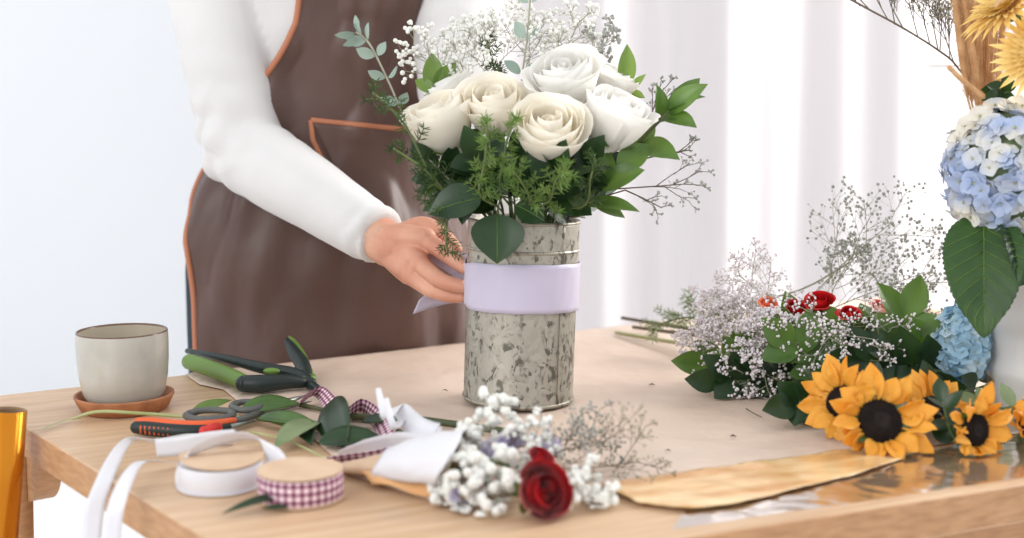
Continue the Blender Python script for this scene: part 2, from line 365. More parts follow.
# ---------------------------------------------------------------- papers
def sheet(name, poly_px, m, label, cat, z=0.0006, wav=0.0006, th=0.0004, res=0.012, z0=TZ, seed=0, sc_=14, world=None):
    pts = world or [P(x, y, z0) for x, y in poly_px]
    bm = bmesh.new(); bm.faces.new([bm.verts.new((p.x, p.y, z0+z)) for p in pts])
    x0 = min(p.x for p in pts); x1 = max(p.x for p in pts); y0 = min(p.y for p in pts); y1 = max(p.y for p in pts)
    for ax, lo, hi in ((0, x0, x1), (1, y0, y1)):
        q = lo + res
        while q < hi:
            co = V((q, 0, 0)) if ax == 0 else V((0, q, 0)); no = V((1, 0, 0)) if ax == 0 else V((0, 1, 0))
            bmesh.ops.bisect_plane(bm, geom=bm.verts[:]+bm.edges[:]+bm.faces[:], plane_co=co, plane_no=no); q += res
    for v in bm.verts:
        v.co.z += wav*(1+noise.noise(V((v.co.x*sc_, v.co.y*sc_, seed))) + 0.5*noise.noise(V((v.co.x*sc_*2.7, v.co.y*sc_*2.7, seed+5))))
    me = bpy.data.meshes.new(name); bm.to_mesh(me); bm.free(); o = link_mesh(name, me, m)
    q = o.modifiers.new('solid', 'SOLIDIFY'); q.thickness = th; q.offset = 1
    return tag(o, label, cat)
cB = cBL + (cBR-cBL)*0.27
paper_w = [P(x, y) for x, y in [(186, 376), (200, 386), (224, 391), (238, 403), (262, 410), (300, 428), (330, 455), (352, 478), (430, 502), (615, 488), (856, 457), (1040, 432)]]
br = cBL + dB*1.38; paper_w += [V((br.x-0.01, br.y-0.01, TZ))]
q_ = isect(paper_w[-1], dB, paper_w[0], V((0.1, 1, 0))); paper_w += [cBL + dB*0.225 + V((0, -0.004, 0))]
paper = sheet('kraft_paper', None, M_kraft, 'large creased sheet of pale brown kraft paper spread over the table', 'paper', world=paper_w, wav=0.0010, z=0.0005, sc_=13)
ZP = TZ + 0.0030
sheet('tissue_sheet', [(600, 488), (860, 452), (905, 462), (860, 478), (740, 508), (690, 514), (640, 508), (612, 496)], M_tissue, 'crinkled sheet of glossy amber tissue poking out from under the kraft paper', 'tissue paper', wav=0.0012, z=0.0032, sc_=42, seed=3, res=0.006, th=0.0002)
b = MB(); fp = [P(700, 494), P(1060, 430), P(1075, 472), P(672, 531)]
def film(u, v):
    p = L(L(fp[0], fp[1], u), L(fp[3], fp[2], u), v); h = noise.noise(V((p.x*14, p.y*24, 2)))
    h2 = 0.6*abs(noise.noise(V((p.x*40+p.y*30, p.y*50, 7))))
    return p + V((0, 0, 0.0008 + 0.0016*(h+0.7)*(0.4+0.6*(1-v)) + 0.0015*h2))
b.grid(film, 110, 26); tag(b.build('cellophane_sheet', M_film), 'crumpled sheet of clear cellophane lying along the near table edge under the sunflowers', 'cellophane')

# ---------------------------------------------------------------- mug and saucer
mp_ = P(125, 409)
sau = thing('saucer', mp_, 'round terracotta brown wooden saucer under the mug', 'saucer')
b = MB(); b.lathe([(0.001, 0), (0.039, 0), (0.042, 0.002), (0.0480, 0.0145), (0.0477, 0.0165), (0.0450, 0.0162), (0.0405, 0.008), (0.038, 0.0065), (0.001, 0.0065)], mp_, 64); b.build('dish', M_cork, sau, weld=True)
mz = mp_ + V((0, 0, 0.0067))
mug = thing('mug', mz, 'grey cream glazed ceramic mug with a brown rim on the saucer', 'mug')
b = MB(); b.lathe([(0.001, 0.001), (0.030, 0.001), (0.031, 0), (0.0345, 0.002), (0.0395, 0.012), (0.0425, 0.028), (0.0437, 0.045), (0.0440, 0.062), (0.0437, 0.0715)], mz, 64); b.build('cup', M_ceram, mug, weld=True)
b = MB(); b.lathe([(0.0437, 0.0715), (0.0432, 0.0728), (0.0422, 0.0728), (0.0415, 0.0710)], mz, 64); b.build('rim', M_cerrim, mug)
b = MB(); b.lathe([(0.0415, 0.0710), (0.0412, 0.045), (0.037, 0.012), (0.030, 0.005), (0.001, 0.005)], mz, 64); b.build('inside_wall', M_cerin, mug)
b = MB(); hd = V((-0.80, 0.60, 0)).normalized()
b.tube([mz + hd*r_ + V((0, 0, z_)) for r_, z_ in ((0.0455, 0.058), (0.056, 0.060), (0.064, 0.050), (0.065, 0.038), (0.058, 0.026), (0.0450, 0.022))], [0.0040]*6, 12, sub=5); b.build('handle', M_cerrim, mug)

# ---------------------------------------------------------------- amber roll leaning on the table edge
tt = D(8, 410, 1.085); tb = D(-80, 760, 1.03); tb.z = 0.0
ax = (tt-tb).normalized(); tb = tt - ax*((tt.z-0.004)/ax.z)
roll = thing('foil_roll', tb, 'shiny amber gold cellophane roll standing upright against the left table corner', 'wrapping roll')
b = MB(); X, Y_, Z_ = frame(ax)
ln = (tt-tb).length; vs = []
def ring(r_, t_): return [tb + ax*t_ + (X*math.cos(2*PI*k/48) + Y_*math.sin(2*PI*k/48))*r_ for k in range(48)]
def tubeprof(prof, m, name, par):
    b = MB(); vs = []
    for r_, t_ in prof: vs += ring(r_, t_)
    b.add(vs, [(j*48+k, j*48+(k+1) % 48, (j+1)*48+(k+1) % 48, (j+1)*48+k) for j in range(len(prof)-1) for k in range(48)]); return b.build(name, m, par)
tubeprof([(0.0135, 0.0), (0.0165, 0.0), (0.0165, ln), (0.0158, ln+0.0003)], M_gold, 'film_layers', roll)
tubeprof([(0.0158, ln+0.0003), (0.0142, ln), (0.0138, ln-0.003), (0.0138, 0.001)], M_core, 'cardboard_core', roll)

# ---------------------------------------------------------------- vase
vb = P(518, 403) + V((0, 0, 0.0055)); VR = 0.0553; VH = 0.182; TILT = R(1.8)
vase = thing('galvanized_vase', vb, 'tall galvanized zinc vase with a ribbon band holding white roses', 'vase')
def VZ(th, z, r_): return vb + V((r_*math.sin(th), -r_*math.cos(th), z))   # th=0 faces the camera
vt = Matrix.Translation(vb) @ Matrix.Rotation(TILT, 4, 'Y') @ Matrix.Translation(-vb)
def vfix(mb): mb.v = [tuple(vt @ V(p)) for p in mb.v]; return mb
b = MB(); b.lathe([(0.001, 0.004), (VR-0.004, 0.004), (VR-0.001, 0.001), (VR, 0.0), (VR+0.0008, 0.002), (VR, 0.004), (VR, 0.125), (VR+0.0006, 0.15), (VR+0.0006, VH-0.004), (VR+0.0004, VH), (VR-0.0012, VH), (VR-0.0012, 0.006), (0.001, 0.006)], vb, 96)
vfix(b).build('wall', M_galv, vase, weld=True)
b = MB(); b.lathe([(VR+0.0006+0.0012*math.cos(a_), VH-0.001+0.0016*math.sin(a_)) for a_ in [k*2*PI/8 for k in range(9)]], vb, 96); vfix(b).build('rim', M_galv, vase)
b = MB(); b.lathe([(VR+0.0004+0.0013*math.cos(a_), VH-0.029+0.0018*math.sin(a_)) for a_ in [k*2*PI/8 for k in range(9)]], vb, 96); vfix(b).build('rib', M_galv, vase)
b = MB(); b.lathe([(VR+0.0003+0.0011*math.cos(a_), 0.0025+0.0016*math.sin(a_)) for a_ in [k*2*PI/8 for k in range(9)]], vb, 96); vfix(b).build('foot_ring', M_galv, vase)
b = MB(); th0 = R(44)
b.grid(lambda u, v: VZ(th0 + (u-0.5)*0.05, 0.004+v*(VH-0.006), VR+0.0005+0.0006*math.sin(PI*u)), 6, 20); vfix(b).build('seam', M_galv, vase, solid=0.0006)
b = MB()
def band(u, v):
    th = u*2*PI; z = 0.094 + v*0.0475 + 0.0010*math.sin(th*2+1) + 0.0006*noise.noise(V((th*3, v, 0)))
    z += 0.0030*(v-0.5)*math.exp(-((th-4.9)/0.25)**2)*-6*0.4
    return VZ(th, z, VR+0.0024 + 0.0006*noise.noise(V((th*6, v*3, 1))))
b.grid(band, 120, 10, wrap=True); bandm = vfix(b)
ribn = thing('satin_ribbon', VZ(-PI/2, 0.117, VR+0.002), 'pale lavender satin ribbon wrapped around the zinc vase, loose end behind the fingers', 'ribbon')
bandm.build('band', M_rib, ribn, solid=0.0005)
def ribbon_mb(pts, wds, width, sub=6, roll_=None):
    pts = [V(p) for p in pts]; wds = [V(q).normalized() for q in wds]
    P_ = catm(pts, sub); n = len(P_)-1; Wd = []
    for i in range(n+1):
        t = i/sub; k = min(int(t), len(wds)-2); Wd.append(wds[k].lerp(wds[k+1], t-k).normalized())
    Ls = [0]
    for i in range(n): Ls.append(Ls[-1] + (P_[i+1]-P_[i]).length)
    widths = width if hasattr(width, '__len__') else None
    b = MB()
    def wat(i):
        if not widths: return width
        t = i/sub; k = min(int(t), len(widths)-2); return widths[k]*(1-(t-k))+widths[k+1]*(t-k)
    b.grid(lambda u, v: P_[round(v*n)] + Wd[round(v*n)]*((u-0.5)*wat(round(v*n))), 4, n, uvfn=lambda u, v: (u*wat(round(v*n)), Ls[round(v*n)]))
    return b
b = ribbon_mb([D(470, 287, 1.235), D(458, 287, 1.262), D(440, 294, 1.27), D(416, 307, 1.262)], [(0, 0, 1), (0.1, 0, 1), (0.2, 0, 1), (0.45, 0, 1)], [0.040, 0.034, 0.026, 0.016]); b.build('ribbon_tail', M_rib, ribn, solid=0.0005)
b = ribbon_mb([D(470, 270, 1.25), D(452, 263, 1.275), D(432, 252, 1.285), D(424, 247, 1.29)], [(0, 0, 1), (0, 0, 1), (0, 0.1, 1), (0, 0.2, 1)], [0.030, 0.026, 0.022, 0.02]); b.build('ribbon_end', M_rib, ribn, solid=0.0005)

# ---------------------------------------------------------------- botanical kit
def leaf(b, base, tip, wid, nrm, fold=0.18, curl=0.0, nv=9, prof=0.85, ruff=0.0, seed=0):
    base, tip = V(base), V(tip); d = tip-base; ln = d.length
    if ln < 1e-6: return
    t = d/ln; n = V(nrm) - t*V(nrm).dot(t)
    n = n.normalized() if n.length > 1e-5 else frame(t)[1]
    s = t.cross(n)
    def f(u, v):
        x = (u-0.5)*2; wv = (math.sin(PI*min(1, v**prof*1.0)) ** 0.8 if 0 < v < 1 else 0)*wid/2 + 0.00015
        if v > 0.75: wv *= 1 - 0.25*((v-0.75)/0.25)
        hgt = fold*abs(x)*wv + curl*ln*(4*v*(1-v)) + ruff*wid*math.sin(v*19+seed)*x*x
        return base + d*v + s*(x*wv) + n*hgt
    b.grid(f, 4, nv)
def rose_mb(c, axis, r, seed=0, open_=1.0, n=19, tall=1.0):
    g = random.Random(seed); b = MB(); X, Y, Z = frame(V(axis)); c = V(c)
    rot = g.uniform(0, 6.28)
    for i in range(n):
        t = i/(n-1); a0 = rot + i*2.39996; span = (0.95 + 0.25*g.random())*(1.35 - 0.35*t)
        if i < 5: span = 2.4
        s = 0.17 + 0.83*t**0.8
        H = r*tall*(1.30 - 0.06*t**1.6 - (0.12 if i < 4 else 0) + g.uniform(-0.06, 0.06)); flare = open_*(t**2.2)*0.36*r*(0.6+0.8*g.random()); roll_ = open_*0.10*r*t
        tilt = g.uniform(-0.05, 0.05); notch = g.uniform(-0.3, 0.3)
        def f(u, v, s=s, a0=a0, span=span, H=H, flare=flare, tilt=tilt, t=t, roll_=roll_, notch=notch, i=i):
            x = (u-0.5)*2
            wv = min(1, 0.30 + 1.15*v**0.7)
            a = a0 + x*span*wv
            edge = 1 - 0.15*abs(x)**2.4*(0.4+t) + 0.035*math.cos(x*2.2+notch*4)*t
            if t > .5: edge += 0.02*(1-x*x)     # pointed lip
            vv = v*edge
            rr = r*(0.18 + 0.86*s*math.sin(min(1.0, vv*1.02)*PI*0.5)**0.75 * (1 - 0.30*(1-t)*vv**3 - 0.13*vv**3)) * (1+0.05*x*x)
            if t < .25: rr = r*(0.05+0.26*t/0.25*0.8 + 0.10*(1-vv))
            if i < 5: rr = r*(0.09 + 0.085*i)*(1-0.30*vv**2)
            rr += flare*max(0, vv-0.52)**2*4.3*(0.6+0.4*abs(x)**0.5)
            z = H*(vv**1.05) - roll_*max(0, vv-0.84)*14*0.6*(0.4+t) - 0.72*r*tall
            rr += 0.035*x*r*(1 if i % 2 else -1)
            rr += 0.02*r*noise.noise(V((x*2+i, vv*3, seed)))
            return c + X*(math.cos(a)*rr) + Y*(math.sin(a)*rr) + Z*(z + tilt*r*x)
        b.grid(f, 10, 12)
    return b
def sepals(b, c, axis, r, m=5):
    X, Y, Z = frame(V(axis))
    for k in range(m):
        a = 2*PI*k/m; o = X*math.cos(a) + Y*math.sin(a)
        leaf(b, V(c)-Z*0.68*r+o*0.1*r, V(c)-Z*0.35*r+o*0.95*r, 0.35*r, Z, curl=-0.15)
    b.ball(V(c)-Z*0.74*r, (0.24*r, 0.24*r, 0.2*r), 10, 6, (X, Y, Z))
def rose(px, py, Y, rpx, axis, label, m, seed, stem_to=None, open_=1.0, tall=1.0, name='white_rose', cat='rose', group=None, n=19):
    c = D(px, py, Y); r = rpx*Y/FPX; t = thing(name, c, label, cat, group)
    rose_mb(c, axis, r, seed, open_, n, tall).build('bloom', m, t)
    b = MB(); sepals(b, c, axis, r); b.build('sepals', M_leafM, t)
    if stem_to is not None:
        s0 = c - V(axis).normalized()*r*0.75; e = V(stem_to)
        b = MB(); xm = exitp(e, s0) if (name == 'white_rose') else L(s0, e, 0.55)
        b.tube([s0, L(s0 - V(axis).normalized()*r*0.5, xm, 0.4), xm, e], [0.0022, 0.002, 0.002, 0.002], 8, sub=5); b.build('stem', M_stem, t)
    return t
def gyp(bs, bf, base, tip, spread, br, levels=3, kids=(6, 4, 4), seed=0, sr=0.0006, extra=0, jit=0.25, oblong=False, start=0.35, fuzz=1):
    g = random.Random(seed)
    def rec(p, q, lv, rad):
        d = q-p; ln = d.length
        if ln < 1e-5: return
        mid = (p+q)/2 + rv(ln*0.05, g)
        bs.tube([p, mid, q], [rad, rad*0.85, rad*0.65], 4 if lv else 5, caps=False)
        if lv == levels:
            for _ in range(fuzz):
                o = q + (rv(br*1.6, g) if fuzz > 1 else V((0, 0, 0)))
                rr = br*g.uniform(0.55, 1.25)
                bf.ball(o, rr, 6, 4)
            return
        k = kids[lv]
        X, Y, Z = frame(d)
        for i in range(k):
            t = start + (1-start)*(i+0.6*g.random())/k if i < k-1 else 0.97
            s = p + d*t; a = i*2.4 + g.uniform(-.5, .5)
            o = X*math.cos(a) + Y*math.sin(a)
            l2 = ln*(0.62 - 0.34*t)*(0.8+0.4*g.random())*(1 if lv == 0 else 1.05)
            dr = (Z*(1-spread*0.5) + o*spread*(0.5+g.random()*0.8) + V((0, 0, 0.12))).normalized()
            rec(s, s + dr*l2, lv+1, rad*0.62)
        if lv == levels-1 or extra: bf.ball(q, br, 6, 4)
    rec(V(base), V(tip), 0, sr)
def spray(name, base, tip, label, cat, mb_, mf, spread=0.7, br=0.0024, kids=(6, 4, 4), seed=0, sr=0.0008, group=None, levels=3, fuzz=1, start=0.35, tail=None):
    t = thing(name, base, label, cat, group); bs = MB(); bf = MB()
    if tail: bs.tube(tail, sr, 5, sub=4)
    gyp(bs, bf, base, tip, spread, br, levels, kids, seed, sr, fuzz=fuzz, start=start)
    bs.build('stem', mb_, t); o = bf.build('blossoms', mf, t); o['kind'] = 'stuff'; return t
def needles(b, p, d, n, ln, g, w=0.00042, spread=1.0):
    X, Y, Z = frame(d)
    for k in range(n):
        a = k*2.4+g.random(); o = (X*math.cos(a)+Y*math.sin(a))*spread + Z*g.uniform(0.2, 1.0); o.normalize()
        l_ = ln*g.uniform(0.6, 1.15); q = p + o*l_
        s = o.cross(V((0, 1, 0.3))).normalized()*w
        b.add([p-s*0.6, p+s*0.6, p+o*l_*0.6+s, q, p+o*l_*0.6-s], [(0, 1, 2, 3, 4)])
def fern(name, pts, label, seed, br=9, side=0.03, nl=0.010, dens=1.0, group=None, m=None, taper=True, start=0.0):
    g = random.Random(seed); pts = catm(pts, 6); t = thing(name, pts[0], label, 'foliage', group)
    bs = MB(); bf = MB(); bs.tube(pts, [0.0011]*len(pts), 6)
    N_ = len(pts); n = br
    for i in range(n):
        q = start + (1-start)*(i+0.5)/n; k = min(N_-2, int(q*(N_-1))); p = pts[k]; d = (pts[k+1]-pts[k]).normalized(); X, Y, Z = frame(d)
        a = i*2.4 + g.random(); o = (X*math.cos(a) + Y*math.sin(a))*0.9 + Z*0.7; o.normalize()
        L_ = side*(1-0.55*q if taper else 1)*g.uniform(0.7, 1.2); e = p + o*L_ + V((0, 0, 0.1*L_))
        bs.tube([p, L(p, e, 0.5)+V((0, 0, 0.05*L_)), e], 0.0004, 4)
        m_ = max(3, int(L_/0.0045*dens))
        for j in range(m_):
            s = (j+1)/m_; needles(bf, L(p, e, s), (e-p), int(5+3*dens), nl*g.uniform(0.7, 1.1), g)
    needles(bf, pts[-1], pts[-1]-pts[-2], 12, nl, g)
    bs.build('stem', M_stem, t); bf.build('needles', m or M_fern, t); return t
def branch(name, pts, n, ll, lw, label, m, seed=0, ang=0.9, group=None, ms=None, start=0.15, cat='foliage', endleaf=True, jit=0.3, fold=0.25, sr=0.0013, taper=0.25, prof=0.85, face=0.6):
    g = random.Random(seed); pts = catm(pts, 6); t = thing(name, pts[0], label, cat, group); bs = MB(); bf = MB()
    bs.tube(pts, [sr*(1-0.5*i/len(pts)) for i in range(len(pts))], 7); N_ = len(pts)
    for i in range(n):
        q = start + (1-start)*(i+0.2)/n; k = min(N_-2, int(q*(N_-1))); p = pts[k]; d = (pts[k+1]-pts[k]).normalized()
        view = (CAMV-p).normalized(); sd = d.cross(view).normalized()*(1 if i % 2 else -1)
        dr = (d*math.cos(ang) + sd*math.sin(ang) + view*g.uniform(-jit, jit) + V((0, 0, g.uniform(-jit, jit)))*0.4).normalized()
        l_ = ll*(1-taper*q)*g.uniform(0.8, 1.15); nr = (view*face + V((0, 0, 0.5)) + rv(0.45, g)).normalized()
        leaf(bf, p, p+dr*l_, lw*g.uniform(0.85, 1.1)*(1-taper*q), nr, fold, curl=g.uniform(-0.02, 0.09), prof=prof)
    if endleaf: d = (pts[-1]-pts[-2]).normalized(); leaf(bf, pts[-1], pts[-1]+d*ll*0.8, lw*0.8, (CAMV-pts[-1]).normalized()+rv(0.3, g), fold, curl=0.05, prof=prof)
    bs.build('stem', ms or M_stem, t); bf.build('leaves', m, t); return t
def mouth(dx=0, dy=0, z=0.02): return vt @ (vb + V((dx, dy, z)))
def exitp(m0, tgt):        # a point just inside the rim on the side the stem leaves by
    c_ = mouth(0, 0, VH+0.003); d = V(tgt)-c_; d.z = 0; k = min(1, d.length/0.10)
    return c_ + d.normalized()*(VR-0.010)*k + V((0, 0, 0.0))

# ---------------------------------------------------------------- bouquet in the vase
RL = 'roses in the zinc vase'
rose(441, 125, 1.205, 35, (-0.30, -0.34, 0.88), 'ivory rose at the left of the vase bouquet, seen from its side', M_rose, 11, mouth(-0.02, 0.0, 0.03), 0.7, 1.3, group=RL)
rose(494, 108, 1.205, 34, (-0.06, -0.62, 0.80), 'open ivory rose between the leftmost rose and the front one', M_rose, 12, mouth(-0.01, -0.01, 0.02), 0.9, 1.2, group=RL)
rose(549, 134, 1.150, 37, (0.05, -0.70, 0.70), 'open ivory rose lowest in front of the vase bouquet, lip drooping right', M_rose, 13, mouth(0.01, -0.02, 0.03), 0.85, 1.32, group=RL)
rose(566, 80, 1.215, 36, (-0.22, -0.55, 0.82), 'large cool white rose at the top of the vase bouquet', M_rosew, 14, mouth(0.012, 0.01, 0.03), 0.9, 1.15, group=RL)
rose(615, 120, 1.185, 35, (0.32, -0.34, 0.88), 'white rose at the right of the vase bouquet beside the leaf fan', M_rosew, 15, mouth(0.02, -0.01, 0.03), 0.7, 1.3, group=RL)
rose(450, 92, 1.27, 27, (-0.5, -0.2, 0.85), 'half-hidden pale rose behind the leftmost ivory rose', M_rosew, 16, mouth(-0.03, 0.02, 0.03), 0.9, group=RL)
rose(612, 84, 1.26, 27, (0.35, -0.2, 0.9), 'half-hidden white rose behind the right pair of roses', M_rosew, 17, mouth(0.02, 0.02, 0.03), 0.9, group=RL)

# rose foliage over the rim
def leafset(name, base, leaves, label, m, ms=None, cat='leaf', wf=0.55, group=None, seed=0):
    t = thing(name, base, label, cat, group); bs = MB()
    for (c0, tip, lw, nr) in leaves:
        bs.tube([base, L(V(base), V(c0), 0.6) + V((0, 0, 0.003)), c0], 0.0009, 6)
    bs.build('stem', ms or M_stemd, t); bf = MB()
    for i, (c0, tip, lw, nr) in enumerate(leaves): leaf(bf, c0, tip, lw, nr, 0.28, curl=0.06, nv=14, prof=0.8)
    bf.build('leaves', m, t)
    # midribs
    br_ = MB()
    for (c0, tip, lw, nr) in leaves:
        d = V(tip)-V(c0); n_ = (V(nr) - d.normalized()*V(nr).dot(d.normalized())).normalized()
        br_.tube([V(c0)+d*k/6 + n_*(0.06*d.length*4*(k/6)*(1-k/6)+0.0004) for k in range(7)], [0.0004]*6+[0.0002], 4)
    br_.build('midrib', M_leafL, t); return t
leafset('rose_leaf_sprig', D(502, 196, 1.16), [
    (D(497, 214, 1.150), D(497, 264, 1.137), 0.050, (0.1, -1, 0.15)),
    (D(482, 198, 1.150), D(428, 214, 1.150), 0.038, (0, -0.8, 0.6)),
    (D(515, 205, 1.150), D(545, 222, 1.150), 0.030, (0, -0.8, 0.6))], 'dark green rose leaves hanging over the vase rim, largest tip pointing down', M_leafD)
leafset('rose_leaf_sprig', D(470, 180, 1.19), [
    (D(465, 185, 1.175), D(436, 210, 1.165), 0.034, (0, -0.6, 0.8)),
    (D(475, 190, 1.17), D(462, 225, 1.16), 0.026, (-0.5, -0.8, 0.3)),
    (D(480, 178, 1.18), D(508, 196, 1.15), 0.030, (0, -0.7, 0.7))], 'dark rose leaves spreading left under the ivory roses', M_leafD)
k_ = [(-0.03, 0.0), (-0.012, -0.02), (0.01, 0.01), (0.028, -0.015), (0.0, 0.025), (-0.028, 0.024), (0.03, 0.02), (0.02, -0.03)]
tg = [((438, 168, 1.20), 'left'), ((478, 158, 1.17), 'front left'), ((520, 160, 1.20), 'middle'), ((585, 165, 1.17), 'front right'), ((540, 150, 1.24), 'rear'), ((460, 150, 1.26), 'rear left'), ((610, 150, 1.24), 'rear right'), ((556, 168, 1.14), 'nearest')]
for i, ((dx, dy), (tp, wd)) in enumerate(zip(k_, tg)):
    m0 = mouth(dx, dy, 0.06); e = D(*tp); m1 = exitp(m0, e)
    branch('salal_sprig', [m0, m1, L(m1, e, 0.5), e], 15, 0.046, 0.029, 'dark broad-leaved filler sprig in the %s of the vase bouquet, below the roses' % wd, M_leafD, seed=40+i, start=0.50, ang=1.0, jit=0.8, sr=0.0016, group='filler leaves under the roses')

# bright leaves on the right
def rb(nm, pts, lv, label, m, seed):
    pts = [pts[0], exitp(pts[0], pts[1])] + pts[1:]; pts = catm(pts, 6); t = thing(nm, pts[0], label, 'foliage'); bs = MB(); bs.tube(pts, [0.0016]*len(pts), 8); bs.build('stem', M_stemd, t)
    bf = MB()
    for (c0, tip, lw, nr) in lv: leaf(bf, c0, tip, lw, nr, 0.3, curl=0.08, nv=12, prof=0.8)
    bf.build('leaves', m, t)
Yr = 1.215
rb('ruscus_branch', [mouth(0.03, -0.01, 0.1), D(590, 205, 1.2), D(628, 155, 1.2), D(668, 112, 1.2)], [
    (D(668, 113, Yr), D(708, 84, 1.2), 0.022, (0, -0.8, 0.5)), (D(666, 114, Yr), D(700, 78, 1.23), 0.02, (0.4, -0.6, 0.5)), (D(664, 118, Yr), D(697, 128, 1.19), 0.022, (0, -0.7, 0.7)),
    (D(658, 122, Yr), D(656, 84, 1.2), 0.020, (0.5, -0.7, 0.2)), (D(668, 110, Yr), D(706, 97, 1.21), 0.019, (0, -0.4, 0.8)), (D(655, 124, Yr), D(690, 120, 1.21), 0.019, (0, -0.3, 0.8)),
    (D(635, 148, Yr), D(680, 160, 1.17), 0.029, (0, -0.8, 0.6)), (D(632, 150, Yr), D(655, 120, 1.22), 0.022, (0, -0.9, 0.3))],
   'bright green leaf fan pointing right beside the white roses', M_leafM, 1)
rb('ruscus_branch', [mouth(0.035, -0.005, 0.1), D(578, 216, 1.19), D(600, 190, 1.18), D(622, 168, 1.18)], [
    (D(585, 205, 1.18), D(640, 212, 1.16), 0.020, (0, -0.6, 0.8)), (D(590, 200, 1.18), D(625, 218, 1.18), 0.014, (0, -0.8, 0.4)), (D(600, 188, 1.18), D(645, 170, 1.17), 0.026, (0, -0.8, 0.6)),
    (D(598, 192, 1.18), D(610, 150, 1.19), 0.022, (0, -0.9, 0.3)), (D(618, 170, 1.18), D(650, 145, 1.19), 0.026, (0, -0.8, 0.4)), (D(592, 200, 1.18), D(575, 165, 1.19), 0.022, (0.3, -0.8, 0.3)), (D(584, 210, 1.18), D(562, 180, 1.18), 0.022, (0.3, -0.8, 0.3))],
   'lower green leaf branch leaning right over the vase rim', M_leafM, 2)
rb('ruscus_branch', [mouth(0.02, 0.02, 0.1), D(590, 190, 1.25), D(618, 110, 1.26), D(626, 78, 1.26)], [
    (D(624, 88, 1.26), D(627, 44, 1.26), 0.019, (0.2, -1, 0.1)), (D(632, 92, 1.26), D(645, 98, 1.25), 0.008, (0, -1, 0.1)), (D(628, 90, 1.26), D(646, 74, 1.25), 0.008, (0, -1, 0.1))],
   'single upright light green leaf rising behind the right white roses', M_leafL, 3)
rb('ruscus_branch', [mouth(-0.03, 0.02, 0.1), D(465, 190, 1.27), D(440, 110, 1.28), D(434, 88, 1.28)], [
    (D(434, 92, 1.28), D(432, 52, 1.28), 0.022, (0.1, -1, 0.1)), (D(436, 90, 1.28), D(456, 62, 1.28), 0.020, (0.2, -1, 0.2)), (D(434, 92, 1.27), D(415, 80, 1.28), 0.014, (0.2, -1, 0.2))],
   'light green leaves rising behind the leftmost ivory rose', M_leafL, 4)

# eucalyptus
def euc(pts, pairs, r, label, seed, Yd):
    g = random.Random(seed); pts = [pts[0], exitp(pts[0], pts[1])] + pts[1:]; pts = catm(pts, 8); t = thing('eucalyptus_sprig', pts[0], label, 'foliage'); bs = MB(); bs.tube(pts, [0.0010]*len(pts), 7); bs.build('stem', M_twig, t)
    bf = MB(); N_ = len(pts)
    for i, q in enumerate(pairs):
        k = min(N_-2, int(q*(N_-1))); p = pts[k]; d = (pts[k+1]-pts[k]).normalized(); view = (CAMV-p).normalized(); sd = d.cross(view)
        for s_ in (-1, 1):
            dr = (sd*s_*g.uniform(0.5, 0.9) + d*g.uniform(0.3, 0.9) + view*g.uniform(-0.5, 0.5)).normalized()
            rr = r*g.uniform(0.8, 1.1)
            leaf(bf, p+dr*0.002, p+dr*rr*2, rr*g.uniform(0.75, 1.2), (view*0.8 + rv(0.8, g)), 0.12, curl=0.05, prof=0.95)
    bf.build('leaves', M_euc, t)
euc([mouth(-0.035, 0, 0.1), D(455, 185, 1.2), D(416, 142, 1.195), D(390, 85, 1.19), D(370, 45, 1.18), D(356, 32, 1.18)], [0.62, 0.70, 0.78, 0.86, 0.93, 1.0], 0.0098, 'grey-green eucalyptus sprig reaching up left across the brown apron', 3, 1.19)
euc([mouth(0.0, 0.02, 0.1), D(520, 170, 1.25), D(521, 90, 1.25), D(527, 40, 1.25), D(531, -12, 1.25)], [0.60, 0.66, 0.80, 0.93], 0.011, 'grey-green eucalyptus sprig rising at the top middle of the bouquet', 9, 1.25)

# needle fern
M_fernL = mat('bright_needle', rgb(84, 116, 48), 0.5, col2=rgb(126, 154, 78), nscale=25, transl=0.3)
def F(pts, label, seed, **k):
    q = [D(*p) for p in pts]; m0 = mouth(0.02*math.cos(seed), 0.015*math.sin(seed), 0.10)
    fern('asparagus_fern', [m0, exitp(m0, q[0])] + q, label, seed, **k)
F([(440, 190, 1.18), (405, 125, 1.17), (372, 92, 1.165)], 'feathery fern sprig spreading far left under the eucalyptus', 1, br=17, side=0.028, start=0.38)
F([(455, 200, 1.17), (425, 170, 1.16), (393, 148, 1.155)], 'feathery fern tip at the left of the bouquet in front of the apron', 2, br=10, side=0.02, start=0.5)
F([(480, 195, 1.13), (485, 160, 1.118), (487, 122, 1.112)], 'bright feathery fern in front of the two left ivory roses', 3, br=14, side=0.022, start=0.4, m=M_fernL)
F([(500, 190, 1.14), (505, 150, 1.125), (514, 118, 1.12)], 'bright feathery fern tip between two open ivory roses', 4, br=11, side=0.015, start=0.5, m=M_fernL)
F([(530, 200, 1.13), (520, 180, 1.11), (512, 170, 1.105)], 'feathery fern below the lowest ivory rose', 5, br=12, side=0.024, start=0.35, m=M_fernL)
F([(550, 200, 1.13), (556, 180, 1.11), (566, 172, 1.105)], 'feathery fern hanging over the middle of the vase rim', 6, br=12, side=0.024, start=0.35, m=M_fernL)
F([(470, 205, 1.17), (452, 205, 1.15), (446, 232, 1.148), (448, 252, 1.148)], 'small fern sprig dangling down beside the fingers', 7, br=9, side=0.013, start=0.45, taper=False)
F([(500, 150, 1.26), (498, 90, 1.27), (486, 35, 1.275)], 'feathery fern sprig rising behind the open ivory roses', 8, br=12, side=0.02, start=0.6)
F([(505, 150, 1.26), (500, 100, 1.265), (499, 66, 1.265)], 'short fern tip standing behind the roses in the middle', 9, br=8, side=0.016, start=0.7)
